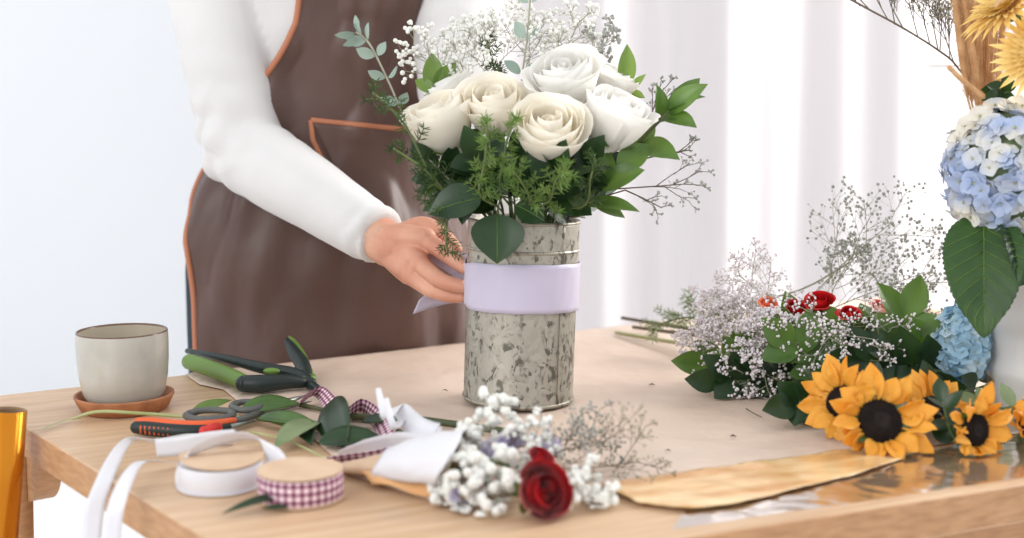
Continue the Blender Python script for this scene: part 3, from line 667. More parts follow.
F([(585, 205, 1.15), (590, 180, 1.13), (596, 160, 1.13)], 'feathery fern under the right white rose', 10, br=9, side=0.02, start=0.4)
F([(450, 195, 1.17), (432, 185, 1.16), (424, 200, 1.155)], 'feathery fern low at the left edge of the bouquet', 11, br=8, side=0.018, start=0.5)

# baby's breath in the vase
G = 'baby breath sprays in the vase'
def GY(mx, base, tip, label, seed, **k):
    b0 = D(*base); t = spray('babys_breath_spray', b0, D(*tip), label, 'flower', k.pop('ms', M_twig), k.pop('mf', M_gyp), seed=seed, tail=[mouth(mx*0.6, 0.01, 0.10), exitp(None, b0), b0], group=G, **k)
GY(-0.01, (500, 110, 1.27), (478, 28, 1.28), "white baby's breath cloud above the left open rose", 1, br=0.0021, kids=(8, 5, 4), spread=0.9)
GY(0.0, (520, 105, 1.28), (530, 14, 1.29), "white baby's breath cloud around the top eucalyptus", 2, br=0.0021, kids=(8, 5, 4), spread=0.9)
GY(0.01, (545, 100, 1.28), (580, 20, 1.29), "white baby's breath cloud above the large cool white rose", 3, br=0.0021, kids=(8, 5, 4), spread=0.85)
GY(0.02, (565, 90, 1.27), (608, 40, 1.28), "airy baby's breath at the upper right of the bouquet", 4, br=0.0018, kids=(7, 4, 4), spread=0.7, mf=M_gypg)
GY(-0.03, (470, 110, 1.29), (412, 46, 1.29), "small baby's breath spray at the upper left by the brown apron", 5, br=0.0022, kids=(7, 4, 3), spread=0.7)
GY(-0.02, (480, 100, 1.29), (452, 40, 1.29), "baby's breath spray behind the leftmost roses", 8, br=0.0020, kids=(7, 4, 4), spread=0.8)
GY(0.035, (600, 190, 1.2), (686, 184, 1.19), "thin baby's breath twig reaching far right of the vase", 6, br=0.0013, kids=(5, 3, 3), spread=0.6, mf=M_gypg, ms=M_twigd, start=0.55)
GY(0.03, (640, 140, 1.24), (664, 88, 1.24), "thin baby's breath twig behind the green leaf fan", 7, br=0.0012, kids=(5, 3, 3), spread=0.6, mf=M_gypg, ms=M_twigd, start=0.4)
GY(0.035, (625, 190, 1.19), (662, 208, 1.18), "tiny baby's breath twig under the right leaves", 12, br=0.0012, kids=(4, 3, 2), spread=0.7, mf=M_gypg, ms=M_twigd)
GY(0.03, (640, 160, 1.22), (690, 150, 1.22), "tiny baby's breath twig right below the leaf fan", 13, br=0.0011, kids=(4, 3, 2), spread=0.6, mf=M_gypg, ms=M_twigd, start=0.6)

# ---------------------------------------------------------------- person
YAW = R(16); FW = V((math.sin(YAW), -math.cos(YAW), 0)); RT = V((math.cos(YAW), math.sin(YAW), 0))
prof = [  # z, cx, cy, half width, half depth
    (0.60, -0.250, 1.625, 0.165, 0.115), (0.70, -0.250, 1.62, 0.172, 0.122), (0.85, -0.248, 1.612, 0.172, 0.122), (0.93, -0.242, 1.605, 0.158, 0.112), (1.00, -0.234, 1.60, 0.138, 0.102),
    (1.07, -0.226, 1.595, 0.130, 0.100), (1.15, -0.220, 1.588, 0.136, 0.105), (1.23, -0.214, 1.58, 0.147, 0.112), (1.31, -0.210, 1.575, 0.158, 0.105), (1.37, -0.208, 1.575, 0.150, 0.080), (1.41, -0.207, 1.575, 0.085, 0.062), (1.43, -0.206, 1.573, 0.058, 0.055)]
def pr(z):
    if z <= prof[0][0]: return prof[0][1:]
    for i in range(len(prof)-1):
        if z <= prof[i+1][0]:
            t = (z-prof[i][0])/(prof[i+1][0]-prof[i][0]); t = t*t*(3-2*t)*0.5 + t*0.5
            return tuple(prof[i][k]*(1-t)+prof[i+1][k]*t for k in range(1, 5))
    return prof[-1][1:]
def S(th, z, off=0.0):
    cx, cy, a_, b_ = pr(z); return V((cx, cy, z)) + RT*((a_+off)*math.sin(th)) + FW*((b_+off)*math.cos(th))
def torso(b, z0, z1, off, n=40, m=30):
    vs = []; 
    for j in range(m+1):
        z = z0+(z1-z0)*j/m
        for k in range(n): vs.append(S(2*PI*k/n, z, off))
    b.add(vs, [(j*n+k, j*n+(k+1) % n, (j+1)*n+(k+1) % n, (j+1)*n+k) for j in range(m) for k in range(n)] + [tuple(range(n-1, -1, -1)), tuple(range(m*n, (m+1)*n))])
person = thing('person', (-0.25, 1.62, 0), 'person in white long-sleeved top and brown apron, standing behind the table wrapping ribbon', 'person')
shR = D(196, -118, 1.56); elR = D(243, 150, 1.475); wrR = D(388, 243, 1.315)      # arm at the left of the photo
elR_m = D(213, 60, 1.51)
shL = S(PI/2, 1.35, -0.01); elL = D(458, 95, 1.50); wrL = D(512, 243, 1.42)
# body: one continuous mesh
b = MB()
torso(b, 0.62, 1.43, -0.008)
nk = V((-0.206, 1.572, 1.42)); hc = V((-0.190, 1.535, 1.575))
b.caps([nk-V((0, 0, 0.03)), L(nk, hc, 0.55)], [0.052, 0.048], 20)
b.ball(hc, (0.074, 0.090, 0.108), 28, 18, (RT, -FW, V((0, 0, 1))))
b.ball(hc+FW*0.028-V((0, 0, 0.050)), (0.056, 0.062, 0.062), 20, 12, (RT, -FW, V((0, 0, 1))))
b.caps([hc+FW*0.088+V((0, 0, 0.012)), hc+FW*0.106-V((0, 0, 0.022))], [0.007, 0.012], 10)
b.caps([hc+FW*0.082-RT*0.02-V((0, 0, 0.055)), hc+FW*0.088-V((0, 0, 0.053)), hc+FW*0.082+RT*0.02-V((0, 0, 0.055))], [0.005, 0.008, 0.005], 10)
for s_ in (-1, 1): b.ball(hc+RT*s_*0.075-V((0, 0, 0.005)), (0.010, 0.020, 0.030), 10, 8, (RT, -FW, V((0, 0, 1))))
for sh, el, wr in ((shR, elR, wrR), (shL, elL, wrL)):
    b.caps([sh, L(sh, el, 0.5), el], [0.044, 0.039, 0.033], 16, sub=4); b.caps([el, L(el, wr, 0.35), wr], [0.033, 0.033, 0.0235], 16, sub=4)
for s_ in (-1, 1):
    hp = V((-0.25, 1.62, 0.72)) + RT*s_*0.085; kn = V((-0.25, 1.62, 0.43)) + RT*s_*0.08 + FW*0.01; an = V((-0.25, 1.63, 0.08)) + RT*s_*0.08
    b.caps([hp, kn, L(kn, an, 0.35), an], [0.075, 0.052, 0.050, 0.034], 16, sub=3); b.caps([an+V((0, 0, -0.045)), an+FW*0.13+V((0, 0, -0.055))], [0.032, 0.023], 12)
# hand of the arm at the left
def hp_(x, y, Y): return D(x, y, Y)
KN = [(429, 230, 1.272), (431, 246, 1.258), (427, 262, 1.252), (419, 276, 1.256)]     # knuckles index..little
hb = MB()
hb.caps([L(elR, wrR, 0.55), L(elR, wrR, 0.9), hp_(388, 246, 1.312), hp_(398, 248, 1.300)], [0.027, 0.0235, 0.0225, 0.0225], 20, sub=3)
KN = [(426, 238, 1.274, 0.0112, 0.0150), (420, 261, 1.260, 0.0104, 0.0165), (411, 273, 1.262, 0.0100, 0.0160), (407, 276, 1.278, 0.0090, 0.0130)]
for (x, y, Y, r_, rw_) in KN:
    hb.caps([hp_(392, 240+(y-235)*0.28, 1.304), hp_((392+x)/2, 236+(y-235)*0.70, 1.287), hp_(x, y, Y)], [0.0185, rw_, r_], 16, sub=3)
FG = [([(426, 240, 1.274), (443, 251.5, 1.258), (457, 262, 1.244), (466, 269, 1.236)], (0.0104, 0.0090, 0.0082, 0.0066)),
      ([(420, 264, 1.258), (438, 278.5, 1.235), (452, 284.5, 1.222), (465, 287, 1.219)], (0.0098, 0.0083, 0.0078, 0.0066)),
      ([(411, 276, 1.260), (429, 289, 1.246), (446, 295, 1.236), (462, 297, 1.228)], (0.0092, 0.0080, 0.0074, 0.0062)),
      ([(410, 277, 1.275), (428, 289, 1.268), (442, 295, 1.262), (454, 298, 1.258)], (0.0086, 0.0074, 0.0068, 0.0056)),
      ([(404, 236, 1.312), (422, 226, 1.312), (440, 234, 1.296), (455, 249, 1.276)], (0.0150, 0.0108, 0.0098, 0.0080))]
for pts, rd in FG: hb.caps([hp_(*p) for p in pts], rd, 16, sub=4)
for pts, rd in FG[:3]:                      # knuckle swellings
    hb.ball(hp_(*pts[0]), rd[0]*1.12, 12, 8); hb.ball(hp_(*pts[1]), rd[1]*1.07, 12, 8)
# the other hand, flat behind the vase
hL = wrL; hd_ = (D(530, 262, 1.335)-wrL).normalized(); hx = V((0, -0.3, -1)).cross(hd_).normalized(); hy = hd_.cross(hx).normalized()
for k in range(4):
    o_ = hy*(k-1.5)*0.017; b.caps([hL, hL+hd_*0.045+o_*0.8, hL+hd_*0.080+o_], [0.020, 0.014, 0.0098], 12, sub=2)
    f0 = hL+hd_*0.080+o_; b.caps([f0, f0+hd_*0.032, f0+hd_*0.052-hx*0.006, f0+hd_*(0.066-0.004*abs(k-1))-hx*0.016], [0.0092, 0.0082, 0.0074, 0.0062], 12, sub=3)
b.caps([hL+hd_*0.02, hL+hd_*0.045-hy*0.034, hL+hd_*0.072-hy*0.040], [0.014, 0.010, 0.0075], 12, sub=3)
bmA = bmesh.new(); bmA.from_mesh(remesh(b, 0.0042, 5)); bmA.from_mesh(remesh(hb, 0.0013, 3)); bme = bpy.data.meshes.new('body'); bmA.to_mesh(bme); bmA.free()
link_mesh('body', bme, M_skin, person)
for (pts, rd) in FG[:3]:                    # nails on the side turned to the camera
    p2, p3 = hp_(*pts[2]), hp_(*pts[3]); d = (p3-p2).normalized(); up = (CAMV-p3).normalized(); up = (up*0.35+V((0, 0, 0.9))); up = (up-d*up.dot(d)).normalized()
    nb = MB(); nb.ball(p3 + up*rd[3]*0.80 - d*0.001, (0.0052, 0.0040, 0.0016), 12, 8, (d, d.cross(up), up)); nb.build('fingernail', M_nail, person)
def wrinkle(me, segs, amp):
    nor = [v.normal.copy() for v in me.vertices]; cos = []
    for v in me.vertices:
        p = v.co.copy(); vn = nor[v.index]; q = p.copy()
        for (a, c_, s0, s1, k) in segs:
            d = (c_-a); ln = d.length; d = d/ln; s = (p-a).dot(d)/ln; rad = (p-a-d*s*ln)
            if -0.1 < s < 1.1 and rad.length < 0.085:
                wgt = math.exp(-((s-s0)/s1)**2)
                ph = s*ln*k + 2.2*noise.noise(p*14) + 0.8*math.atan2(rad.z, rad.x)
                q = q + vn*(amp*wgt*(0.5+noise.noise(p*9))*math.sin(ph))
        cos += list(q + vn*0.0016*noise.noise(p*22))
    me.vertices.foreach_set('co', cos); me.update()
b = MB(); torso(b, 0.90, 1.425, 0.007)
for sh, el, wr in ((shR, elR, wrR), (shL, elL, wrL)):
    e2 = L(el, wr, 0.96)
    b.caps([sh, L(sh, el, 0.35), L(sh, el, 0.75), el], [0.060, 0.058, 0.053, 0.048], 24, sub=4)
    b.caps([el, L(el, wr, 0.3), L(el, wr, 0.65)], [0.048, 0.0455, 0.038], 24, sub=4); b.tube([L(el, wr, 0.6), L(el, wr, 0.85), e2], [0.039, 0.0345, 0.0315], 24)
    b.caps([S(PI/2*(1 if sh is shL else -1), 1.34, -0.05), sh], [0.06, 0.060], 20)
sm = remesh(b, 0.0045, 5); wrinkle(sm, [(shR, elR, 0.92, 0.22, 150), (elR, wrR, 0.02, 0.16, 150), (elR, wrR, 0.93, 0.08, 260), (shL, elL, 0.9, 0.3, 140)], 0.0042)
link_mesh('sweater', sm, M_sweat, person)
b = MB(); torso(b, 0.66, 0.99, 0.006)
for s_ in (-1, 1):
    hp = V((-0.25, 1.62, 0.74)) + RT*s_*0.085; kn = V((-0.25, 1.62, 0.43)) + RT*s_*0.08; an = V((-0.25, 1.63, 0.07)) + RT*s_*0.08
    b.tube([hp, kn, an], [0.092, 0.072, 0.058], 24, sub=4)
link_mesh('trousers', remesh(b, 0.007, 6), M_navy, person)
for s_ in (-1, 1):
    an = V((-0.25, 1.63, 0.08)) + RT*s_*0.08; b = MB()
    b.caps([an+V((0, 0, -0.035))-FW*0.02, an+FW*0.08+V((0, 0, -0.042)), an+FW*0.15+V((0, 0, -0.048))], [0.042, 0.036, 0.031], 16, sub=3)
    for i, p in enumerate(b.v): b.v[i] = (p[0], p[1], max(p[2], 0.001))
    b.build('shoe', M_btool, person)
# apron
def aoff(th, z):
    o = 0.010; dm = max(0.0, min(1.0, (th+R(88))/R(32))) if th < 0 else 1.0
    if z < 1.0: o += 0.012*min(1, (1.0-z)/0.12) + 0.006*max(0, 0.85-z)
    ob = o; q = V((th*2.2, z*5.5, 3.0))
    o += 0.022*noise.noise(q)*(1 if z < 1.2 else 0.4) + 0.004*noise.noise(V((th*6, z*9, 1)))
    o += 0.005*math.sin(th*8+z*6)*max(0, min(1, (0.98-z)/0.25))
    if 1.0 < z < 1.16: o += 0.0040*math.sin(z*75+th*2.0)
    o += 0.012*noise.noise(V((th*2.6+z*4, z*8-th*2.4, 8)))
    o = ob + (o-ob)*dm
    return max(o, 0.009)
def SA(th, z, e=0.0): return S(th, z, aoff(th, z)+e)
def interp(tab, z):
    if z <= tab[0][0]: return tab[0][1]
    for (a, p), (c_, q) in zip(tab, tab[1:]):
        if z <= c_: t = (z-a)/(c_-a); return p+(q-p)*t
    return tab[-1][1]
LE = [(0.45, R(-66)), (0.70, R(-70)), (0.88, R(-80)), (0.95, R(-96)), (1.03, R(-90)), (1.08, R(-58)), (1.12, R(-36)), (1.17, R(-26)), (1.32, R(-22))]
RE = [(0.45, R(100)), (0.97, R(110)), (1.03, R(100)), (1.09, R(84)), (1.17, R(62)), (1.32, R(50))]
Z0, Z1 = 0.42, 1.33
def proj(p):
    d = V(p)-CAMV; zc = d.y*math.cos(PITCH) - d.z*math.sin(PITCH); yc = d.y*math.sin(PITCH) + d.z*math.cos(PITCH)
    return 512+FPX*d.x/zc, 269-FPX*yc/zc
def solve(tabpx, z):
    best = None
    for k in range(220):
        th = R(-125+0.6*k*1.0); x, y = proj(SA(th, z)); e = abs(x-interp(tabpx, y)) + (2 if th < R(-95) else 0)
        if best is None or e < best[0]: best = (e, th)
    return best[1]
TP = [(-140, 302), (0, 301), (22, 297), (46, 289), (64, 279), (82, 266), (98, 248), (125, 225), (165, 205), (205, 190), (250, 191), (365, 197), (600, 203)]
LE = [(z_, solve(TP, z_)) for z_ in [0.42+0.0182*k for k in range(51)]]
for _ in range(3): LE = [LE[0]] + [(LE[i][0], (LE[i-1][1]+LE[i][1]+LE[i+1][1])/3) for i in range(1, len(LE)-1)] + [LE[-1]]
b = MB(); b.grid(lambda u, v: SA(interp(LE, Z0+v*(Z1-Z0))*(1-u)+interp(RE, Z0+v*(Z1-Z0))*u, Z0+v*(Z1-Z0)), 90, 130)
apron = b.build('apron', M_apron, person, solid=0.0016)
for tab, zz in ((LE, 0), (RE, 0)):
    b = MB(); pp = [SA(interp(tab, Z0+k*(Z1-Z0)/90), Z0+k*(Z1-Z0)/90, 0.0005) for k in range(91)]
    b.tube(pp, 0.0038, 8); b.build('binding', M_bind, apron)
tree = BVHTree.FromPolygons([V(v.co) for v in apron.data.vertices], [tuple(p.vertices) for p in apron.data.polygons])
def hit(px, py, e=0.002):
    d = ray(px, py).normalized(); h = tree.ray_cast(CAMV, d)
    return (h[0] - d*e) if h[0] else None
def strip(pix, wd, name, m, par):
    pp = []
    for (x0, y0), (x1, y1) in zip(pix, pix[1:]):
        for k in range(8):
            h = hit(x0+(x1-x0)*k/8, y0+(y1-y0)*k/8)
            if h: pp.append(h)
    if len(pp) > 2: b = MB(); b.tube(pp, wd, 8); b.build(name, m, par)
b = MB()
def pk(u, v):
    x = 312+u*(428-312)+ (1-u)*v*60; y = 122+u*8+v*130
    h = hit(x, y, 0.003); return h if h else V((0, 0, 0))
pts_ok = all(hit(312+u*116+(1-u)*v*60, 122+u*8+v*130) for u in (0, .5, 1) for v in (0, .5, 1))
if pts_ok: b.grid(pk, 24, 24); pocket = b.build('pocket', M_apron, apron, solid=0.0015); strip([(311, 120), (350, 124), (400, 129), (428, 132)], 0.0034, 'binding', M_bind, pocket); strip([(311, 120), (313, 140), (328, 172), (345, 205)], 0.0034, 'binding', M_bind, pocket)
else: print('POCKET MISS')

# ---------------------------------------------------------------- tools on the left
def T(px, py, dz=0.0): return P(px, py, TZ) + V((0, 0, dz))
prn = thing('pruning_shears', T(312, 390), 'green and black pruning shears lying open at the back left of the table', 'pruning shears')
b = MB(); b.caps([T(190, 375, 0.015), T(205, 380, 0.015), T(228, 388, 0.014), T(248, 396, 0.013)], [0.0088, 0.0092, 0.0090, 0.0080], 16, sub=5); b.build('green_grip', M_gtool, prn)
b = MB(); b.caps([T(244, 396, 0.013), T(262, 396, 0.013), T(285, 394, 0.013), T(306, 392, 0.010)], [0.0088, 0.0096, 0.0080, 0.0050], 14, sub=4); b.build('lower_handle', M_btool, prn)
b = MB(); b.caps([T(188, 368, 0.020), T(222, 377, 0.022), T(262, 385, 0.019), T(295, 388, 0.016), T(312, 392, 0.010)], [0.003, 0.0045, 0.0065, 0.0065, 0.005], 12, sub=4); b.build('upper_handle', M_btool, prn)
b = MB(); b.ball(T(272, 391, 0.0215), (0.009, 0.004, 0.0035), 14, 8); b.build('thumb_pad', M_gtool, prn)
b = MB(); cc = T(309, 390, 0.012); b.lathe([(0.0035, -0.004), (0.0075, -0.004), (0.0085, 0), (0.0075, 0.004), (0.0035, 0.004), (0.0035, -0.004)], cc, 24); b.build('pivot', M_gtool, prn)
b = MB(); b.caps([T(308, 390, 0.010), T(303, 383, 0.020), T(294, 378, 0.030), T(288, 374, 0.038)], [0.0065, 0.0085, 0.0070, 0.0035], 12, sub=4); b.build('hook_blade', M_btool, prn)
b = MB(); q0 = [T(312, 388, 0.013), T(305, 380, 0.026), T(296, 374, 0.036), T(290, 371, 0.040)]
b.tube(q0, [0.0034, 0.0030, 0.0022, 0.001], 8, sub=4); b.build('cutting_blade', M_gtool, prn)
b = MB(); b.caps([T(310, 392, 0.008), T(322, 399, 0.007), T(332, 407, 0.006)], [0.0055, 0.0045, 0.0015], 10, sub=3); b.build('counter_blade', M_btool, prn)

def ellipse_loop(c, ux, uy, rx, ry, rad, n=36):
    b = MB(); vs = []; m = 12
    for k in range(n):
        a = 2*PI*k/n; p = c + ux*(rx*math.cos(a)) + uy*(ry*math.sin(a)); o = (ux*math.cos(a)/rx + uy*math.sin(a)/ry).normalized()
        for j in range(m): t = 2*PI*j/m; vs.append(p + o*(rad*1.2*math.cos(t)) + ux.cross(uy).normalized()*(rad*math.sin(t)))
    b.add(vs, [(k*m+j, ((k+1) % n)*m+j, ((k+1) % n)*m+(j+1) % m, k*m+(j+1) % m) for k in range(n) for j in range(m)]); return b
sci = thing('scissors', T(262, 418), 'grey-handled scissors lying with two finger loops toward the mug', 'scissors')
def loopat(cx, cy, rxpx, rdep, rad, ang, z):
    c_ = T(cx, cy, z); ux = V((math.cos(ang), math.sin(ang), 0)); uy = V((-math.sin(ang), math.cos(ang), 0)); return ellipse_loop(c_, ux, uy, rxpx, rdep, rad)
loopat(210, 424, 0.0215, 0.0185, 0.0032, R(-8), 0.009).build('finger_loop', M_grey, sci); loopat(247, 417, 0.0135, 0.0175, 0.0032, R(20), 0.011).build('thumb_loop', M_grey, sci)
b = MB(); b.caps([T(226, 432, 0.009), T(242, 428, 0.008), T(262, 419, 0.007)], [0.003, 0.0035, 0.0035], 10); b.caps([T(256, 415, 0.009), T(264, 416, 0.008)], 0.003, 10); b.build('shank', M_grey, sci)
b = MB(); b.tube([T(262, 419, 0.007), T(290, 412, 0.006), T(312, 406, 0.005)], [0.0035, 0.0028, 0.0004], 6); b.build('blade', M_steel, sci)
b = MB(); b.tube([T(262, 416, 0.009), T(292, 408, 0.008), T(310, 401, 0.007)], [0.0035, 0.0028, 0.0004], 6); b.build('blade', M_steel, sci)
b = MB(); b.ball(T(263, 417, 0.012), 0.002, 10, 6); b.build('screw', M_steel, sci)
knf = thing('utility_knife', T(170, 434), 'orange and black utility knife with a ridged grip in front of the saucer', 'knife')
kp = [T(137, 436, 0.008), T(150, 437, 0.008), T(178, 439, 0.0075), T(205, 438, 0.007), T(232, 432, 0.006)]
b = MB(); b.caps(kp, [0.0058, 0.0068, 0.0066, 0.0058, 0.0035], 14, sub=4); b.build('grip', M_btool, knf)
b = MB(); b.caps([p+V((0.001, 0.004, 0.004)) for p in kp], [0.0042, 0.0052, 0.0050, 0.0045, 0.003], 12, sub=4); b.build('orange_shell', M_oran, knf)
for k in range(7):
    q = kp[0].lerp(kp[2], 0.15+0.11*k); b = MB(); b.caps([q+V((0, -0.0064, -0.0032)), q+V((0, -0.0062, 0.0030))], 0.0009, 6); b.build('grip_ridge', M_oran, knf)
b = MB(); b.caps([T(204, 441, 0.009), T(218, 438, 0.010)], 0.0045, 10); b.build('slider', M_redp, knf)
b = MB(); b.tube([T(230, 433, 0.006), T(256, 426, 0.005)], [0.003, 0.0008], 6); b.build('blade', M_steel, knf)

# spools
def spool(cx, cy, r, h, m, label, lid_dx=0.0, lidt=0.0, name='ribbon_spool', lidz=0.001):
    c_ = T(cx, cy, 0.001); t = thing(name, c_, label, 'ribbon spool')
    b = MB(); b.lathe([(0.006, 0), (r+0.0008, 0), (r+0.0008, 0.0012), (0.006, 0.0012), (0.006, 0)], c_, 64); b.build('bottom_disc', M_kraft2 if m is M_ging else M_ribw, t, smooth_=False)
    b = MB(); n = 64; prof = [(r-0.001, 0.0013), (r-0.0002, 0.004), (r-0.0004, h*0.5), (r, h*0.8), (r-0.001, h)]
    vs = []; uv = []
    for (rr, z) in prof:
        for k in range(n+1): a = 2*PI*k/n; vs.append(c_+V((rr*math.cos(a), rr*math.sin(a), z))); uv.append((a*r, z))
    b.add(vs, [(j*(n+1)+k, j*(n+1)+k+1, (j+1)*(n+1)+k+1, (j+1)*(n+1)+k) for j in range(len(prof)-1) for k in range(n)], uv); b.build('wound_ribbon', m, t)
    b = MB(); b.lathe([(0.002, h-0.002), (r-0.001, h-0.001)], c_, 64); b.build('ribbon_edges', M_ribw if m is M_ribw else M_kraft2, t)
    b = MB(); cc = c_ + V((lid_dx, 0, h+lidz)); X = V((math.cos(lidt), 0, math.sin(lidt))); Y = V((0, 1, 0)); Zz = X.cross(Y); vs = []
    for z in (0, 0.0012):
        for k in range(64): a = 2*PI*k/64; vs.append(cc + X*((r-0.0005)*math.cos(a)) + Y*((r-0.0005)*math.sin(a)) + Zz*(z + 0.0012*math.sin(2*a+1)*(lidt != 0)))
    b.add(vs, [tuple(range(63, -1, -1)), tuple(range(64, 128))] + [(k, (k+1) % 64, 64+(k+1) % 64, 64+k) for k in range(64)]); b.build('top_disc', M_kraft2, t, smooth_=False)
    return t
sw = spool(221, 485, 0.0330, 0.0185, M_ribw, 'spool of white satin ribbon with a loose kraft card lid', 0.001, R(-1.5), lidz=0.0025)
sg = spool(301, 498, 0.0325, 0.0200, M_ging, 'spool of purple and white gingham ribbon with a kraft card lid')
# white ribbon strands
UP = V((0, 0, 1))
def onT(pts, dz=0.0035): return [T(x, y, dz) for x, y in pts]
def rib(pts, wd, width, name, label, m, parent=None, sub=8):
    b = ribbon_mb(pts, wd, width, sub); o = b.build(name, m, parent, solid=0.0004)
    if label: tag(o, label, 'ribbon')
    return o
lw = 0.0145
rib([D(183, 478, .935), D(184, 458, .935), D(206, 444, .94), D(240, 436, .955), D(266, 442, .96), D(276, 460, .955), D(266, 476, .945)],
    [(0.5, 0.5, 0.6), (0.6, -0.3, 0.7), (0.2, -0.6, 0.8), (0.0, -0.8, 0.6), (-0.7, -0.5, 0.5), (-1, -0.3, 0.1), (-1, 0, 0.1)], 0.0165, 'ribbon_loop', None, M_ribw, sw)
rib([D(156, 448, 0.985), D(180, 446, 0.985), D(208, 440, 0.98), D(236, 436, 0.965)], [(0, -0.2, 1), (0, -0.2, 1), (0, -0.4, 0.9), (0, -0.6, 0.8)], 0.0165, 'ribbon_end', None, M_ribw, sw)
rib([T(178, 468, 0.004), T(155, 473, 0.010), T(136, 483, 0.014), D(118, 500, 0.885), D(112, 540, 0.875), D(108, 640, 0.875), D(106, 720, 0.88)],
    [(-0.3, -0.9, 0.3), (-0.2, -0.9, 0.4), (-0.5, -0.8, 0.2), (-0.9, -0.3, 0), (-1, -0.2, 0), (-1, -0.2, 0), (-1, -0.1, 0)], 0.0125, 'ribbon_strand', 'white satin ribbon strand falling off the left table edge, nearer the camera', M_ribw)
rib([T(232, 447, 0.006), T(190, 449, 0.008), T(160, 455, 0.011), T(128, 462, 0.018), D(102, 486, 0.945), D(92, 530, 0.930), D(86, 640, 0.93), D(86, 720, 0.935)],
    [(0, -0.6, 0.8), (-0.1, -0.5, 0.9), (-0.1, -0.8, 0.6), (-0.3, -0.8, 0.3), (-0.8, -0.5, 0), (-1, -0.3, 0), (-1, -0.2, 0), (-1, -0.1, 0)], 0.0150, 'ribbon_strand', 'white satin ribbon strand falling off the left table edge, farther left', M_ribw)
# gingham ribbon strips
rib([T(318, 476, 0.010), T(345, 470, 0.010), T(372, 470, 0.012), T(400, 466, 0.014)], [(0, -0.5, 0.8), (0, -0.7, 0.6), (0, -0.6, 0.8), (0, -0.5, 0.8)], 0.0125, 'gingham_ribbon', 'purple gingham ribbon strip running from the spool to the wrapped posy', M_ging)
rib([T(300, 412, 0.010), T(318, 407, 0.016), T(332, 417, 0.012), T(345, 424, 0.010), T(362, 420, 0.014), T(378, 430, 0.010), T(388, 446, 0.005)],
    [(0.4, -0.5, 0.7), (0.5, -0.5, 0.6), (0.7, -0.3, 0.6), (0.2, -0.6, 0.7), (0.1, -0.5, 0.8), (0.6, -0.3, 0.6), (0.8, -0.3, 0.4)], 0.0185, 'gingham_ribbon', 'curled purple gingham ribbon piece lying across the cut stems', M_ging)
# loose stems and leaves on the table
def lstem(pts, r_, label, m, name='cut_stem', z=0.004):
    b = MB(); b.tube([T(x, y, z) for x, y in pts], [r_]*len(pts), 10, sub=5); return tag(b.build(name, m), label, 'stem')
b = MB(); b.tube([T(42, 433, 0.0020), D(66, 422, mp_.y-0.060), D(95, 412, mp_.y-0.058), D(135, 413, mp_.y-0.057), D(177, 416, mp_.y-0.050), T(215, 425, 0.006), T(240, 423, 0.006)], [0.0009]+[0.0017]*6, 8, sub=5)
tag(b.build('cut_stem', M_stemp), 'thin yellow-green stem curving in front of the saucer', 'stem')
lstem([(352, 424), (400, 425), (450, 431), (512, 440)], 0.0034, 'thick dark green stem running to the front of the vase', M_stemd, z=0.0070)
lstem([(398, 438), (420, 446), (445, 452)], 0.0028, 'short cut stem left of the wrapped posy, in front of the thick stem', M_stemd, z=0.006)
lstem([(404, 434), (425, 440), (447, 447)], 0.0016, 'thin short cut stem beside the wrapped posy', M_stemd, z=0.009)
lstem([(262, 402), (300, 410), (345, 421), (372, 426)], 0.0022, 'dark stem under the gingham ribbon piece', M_stemd, z=0.0055)
lstem([(258, 424), (300, 432), (345, 437)], 0.0020, 'green stem in front of the scissors blades', M_stem, z=0.0045)
lstem([(250, 436), (290, 446), (330, 466)], 0.0012, 'pale thin stem touching the gingham spool', M_stemp, z=0.004)
def lleaf(c0, tip, wpx, label, m, nr=(0, -0.5, 1), curl=0.05):
    b = MB(); ln = (V(tip)-V(c0)).length; leaf(b, c0, tip, wpx, nr, 0.3, curl=curl, nv=14, prof=0.8); o = b.build('fallen_leaf', m, solid=0.0004); tag(o, label, 'leaf'); return o
lleaf(T(318, 432, 0.010), T(274, 456, 0.006), 0.024, 'sage green leaf lying behind the gingham spool', M_leafP)
lleaf(T(345, 452, 0.004), T(335, 420, 0.022), 0.034, 'dark leaf standing up behind the kraft posy wrap', M_leafD, (-0.2, -0.9, 0.4))
lleaf(T(318, 450, 0.006), T(384, 447, 0.008), 0.026, 'dark green leaf lying flat left of the posy ribbon', M_leafD)
lleaf(T(240, 419, 0.008), T(300, 416, 0.012), 0.024, 'dark leaf behind the scissors loops', M_leafM)
lleaf(T(258, 425, 0.007), T(322, 437, 0.008), 0.018, 'mid green leaf beside the scissors blades', M_leafM)
lleaf(T(190, 421, 0.004), T(232, 410, 0.010), 0.016, 'pale green leaf right of the saucer', M_leafL)
lleaf(T(300, 433, 0.006), T(312, 450, 0.004), 0.018, 'dark leaf between the sage leaf and the standing leaf', M_leafD)
lleaf(T(362, 430, 0.008), T(400, 434, 0.012), 0.014, 'small dark leaf under the end of the thick stem', M_leafD)
lleaf(T(292, 504, 0.008), T(222, 520, 0.0045), 0.0085, 'narrow dark green leaf in front of the gingham spool', M_leafD, curl=0.04)
lleaf(T(288, 512, 0.004), T(262, 515, 0.005), 0.005, 'sliver of dark leaf beneath the gingham spool', M_leafD, curl=0.0)
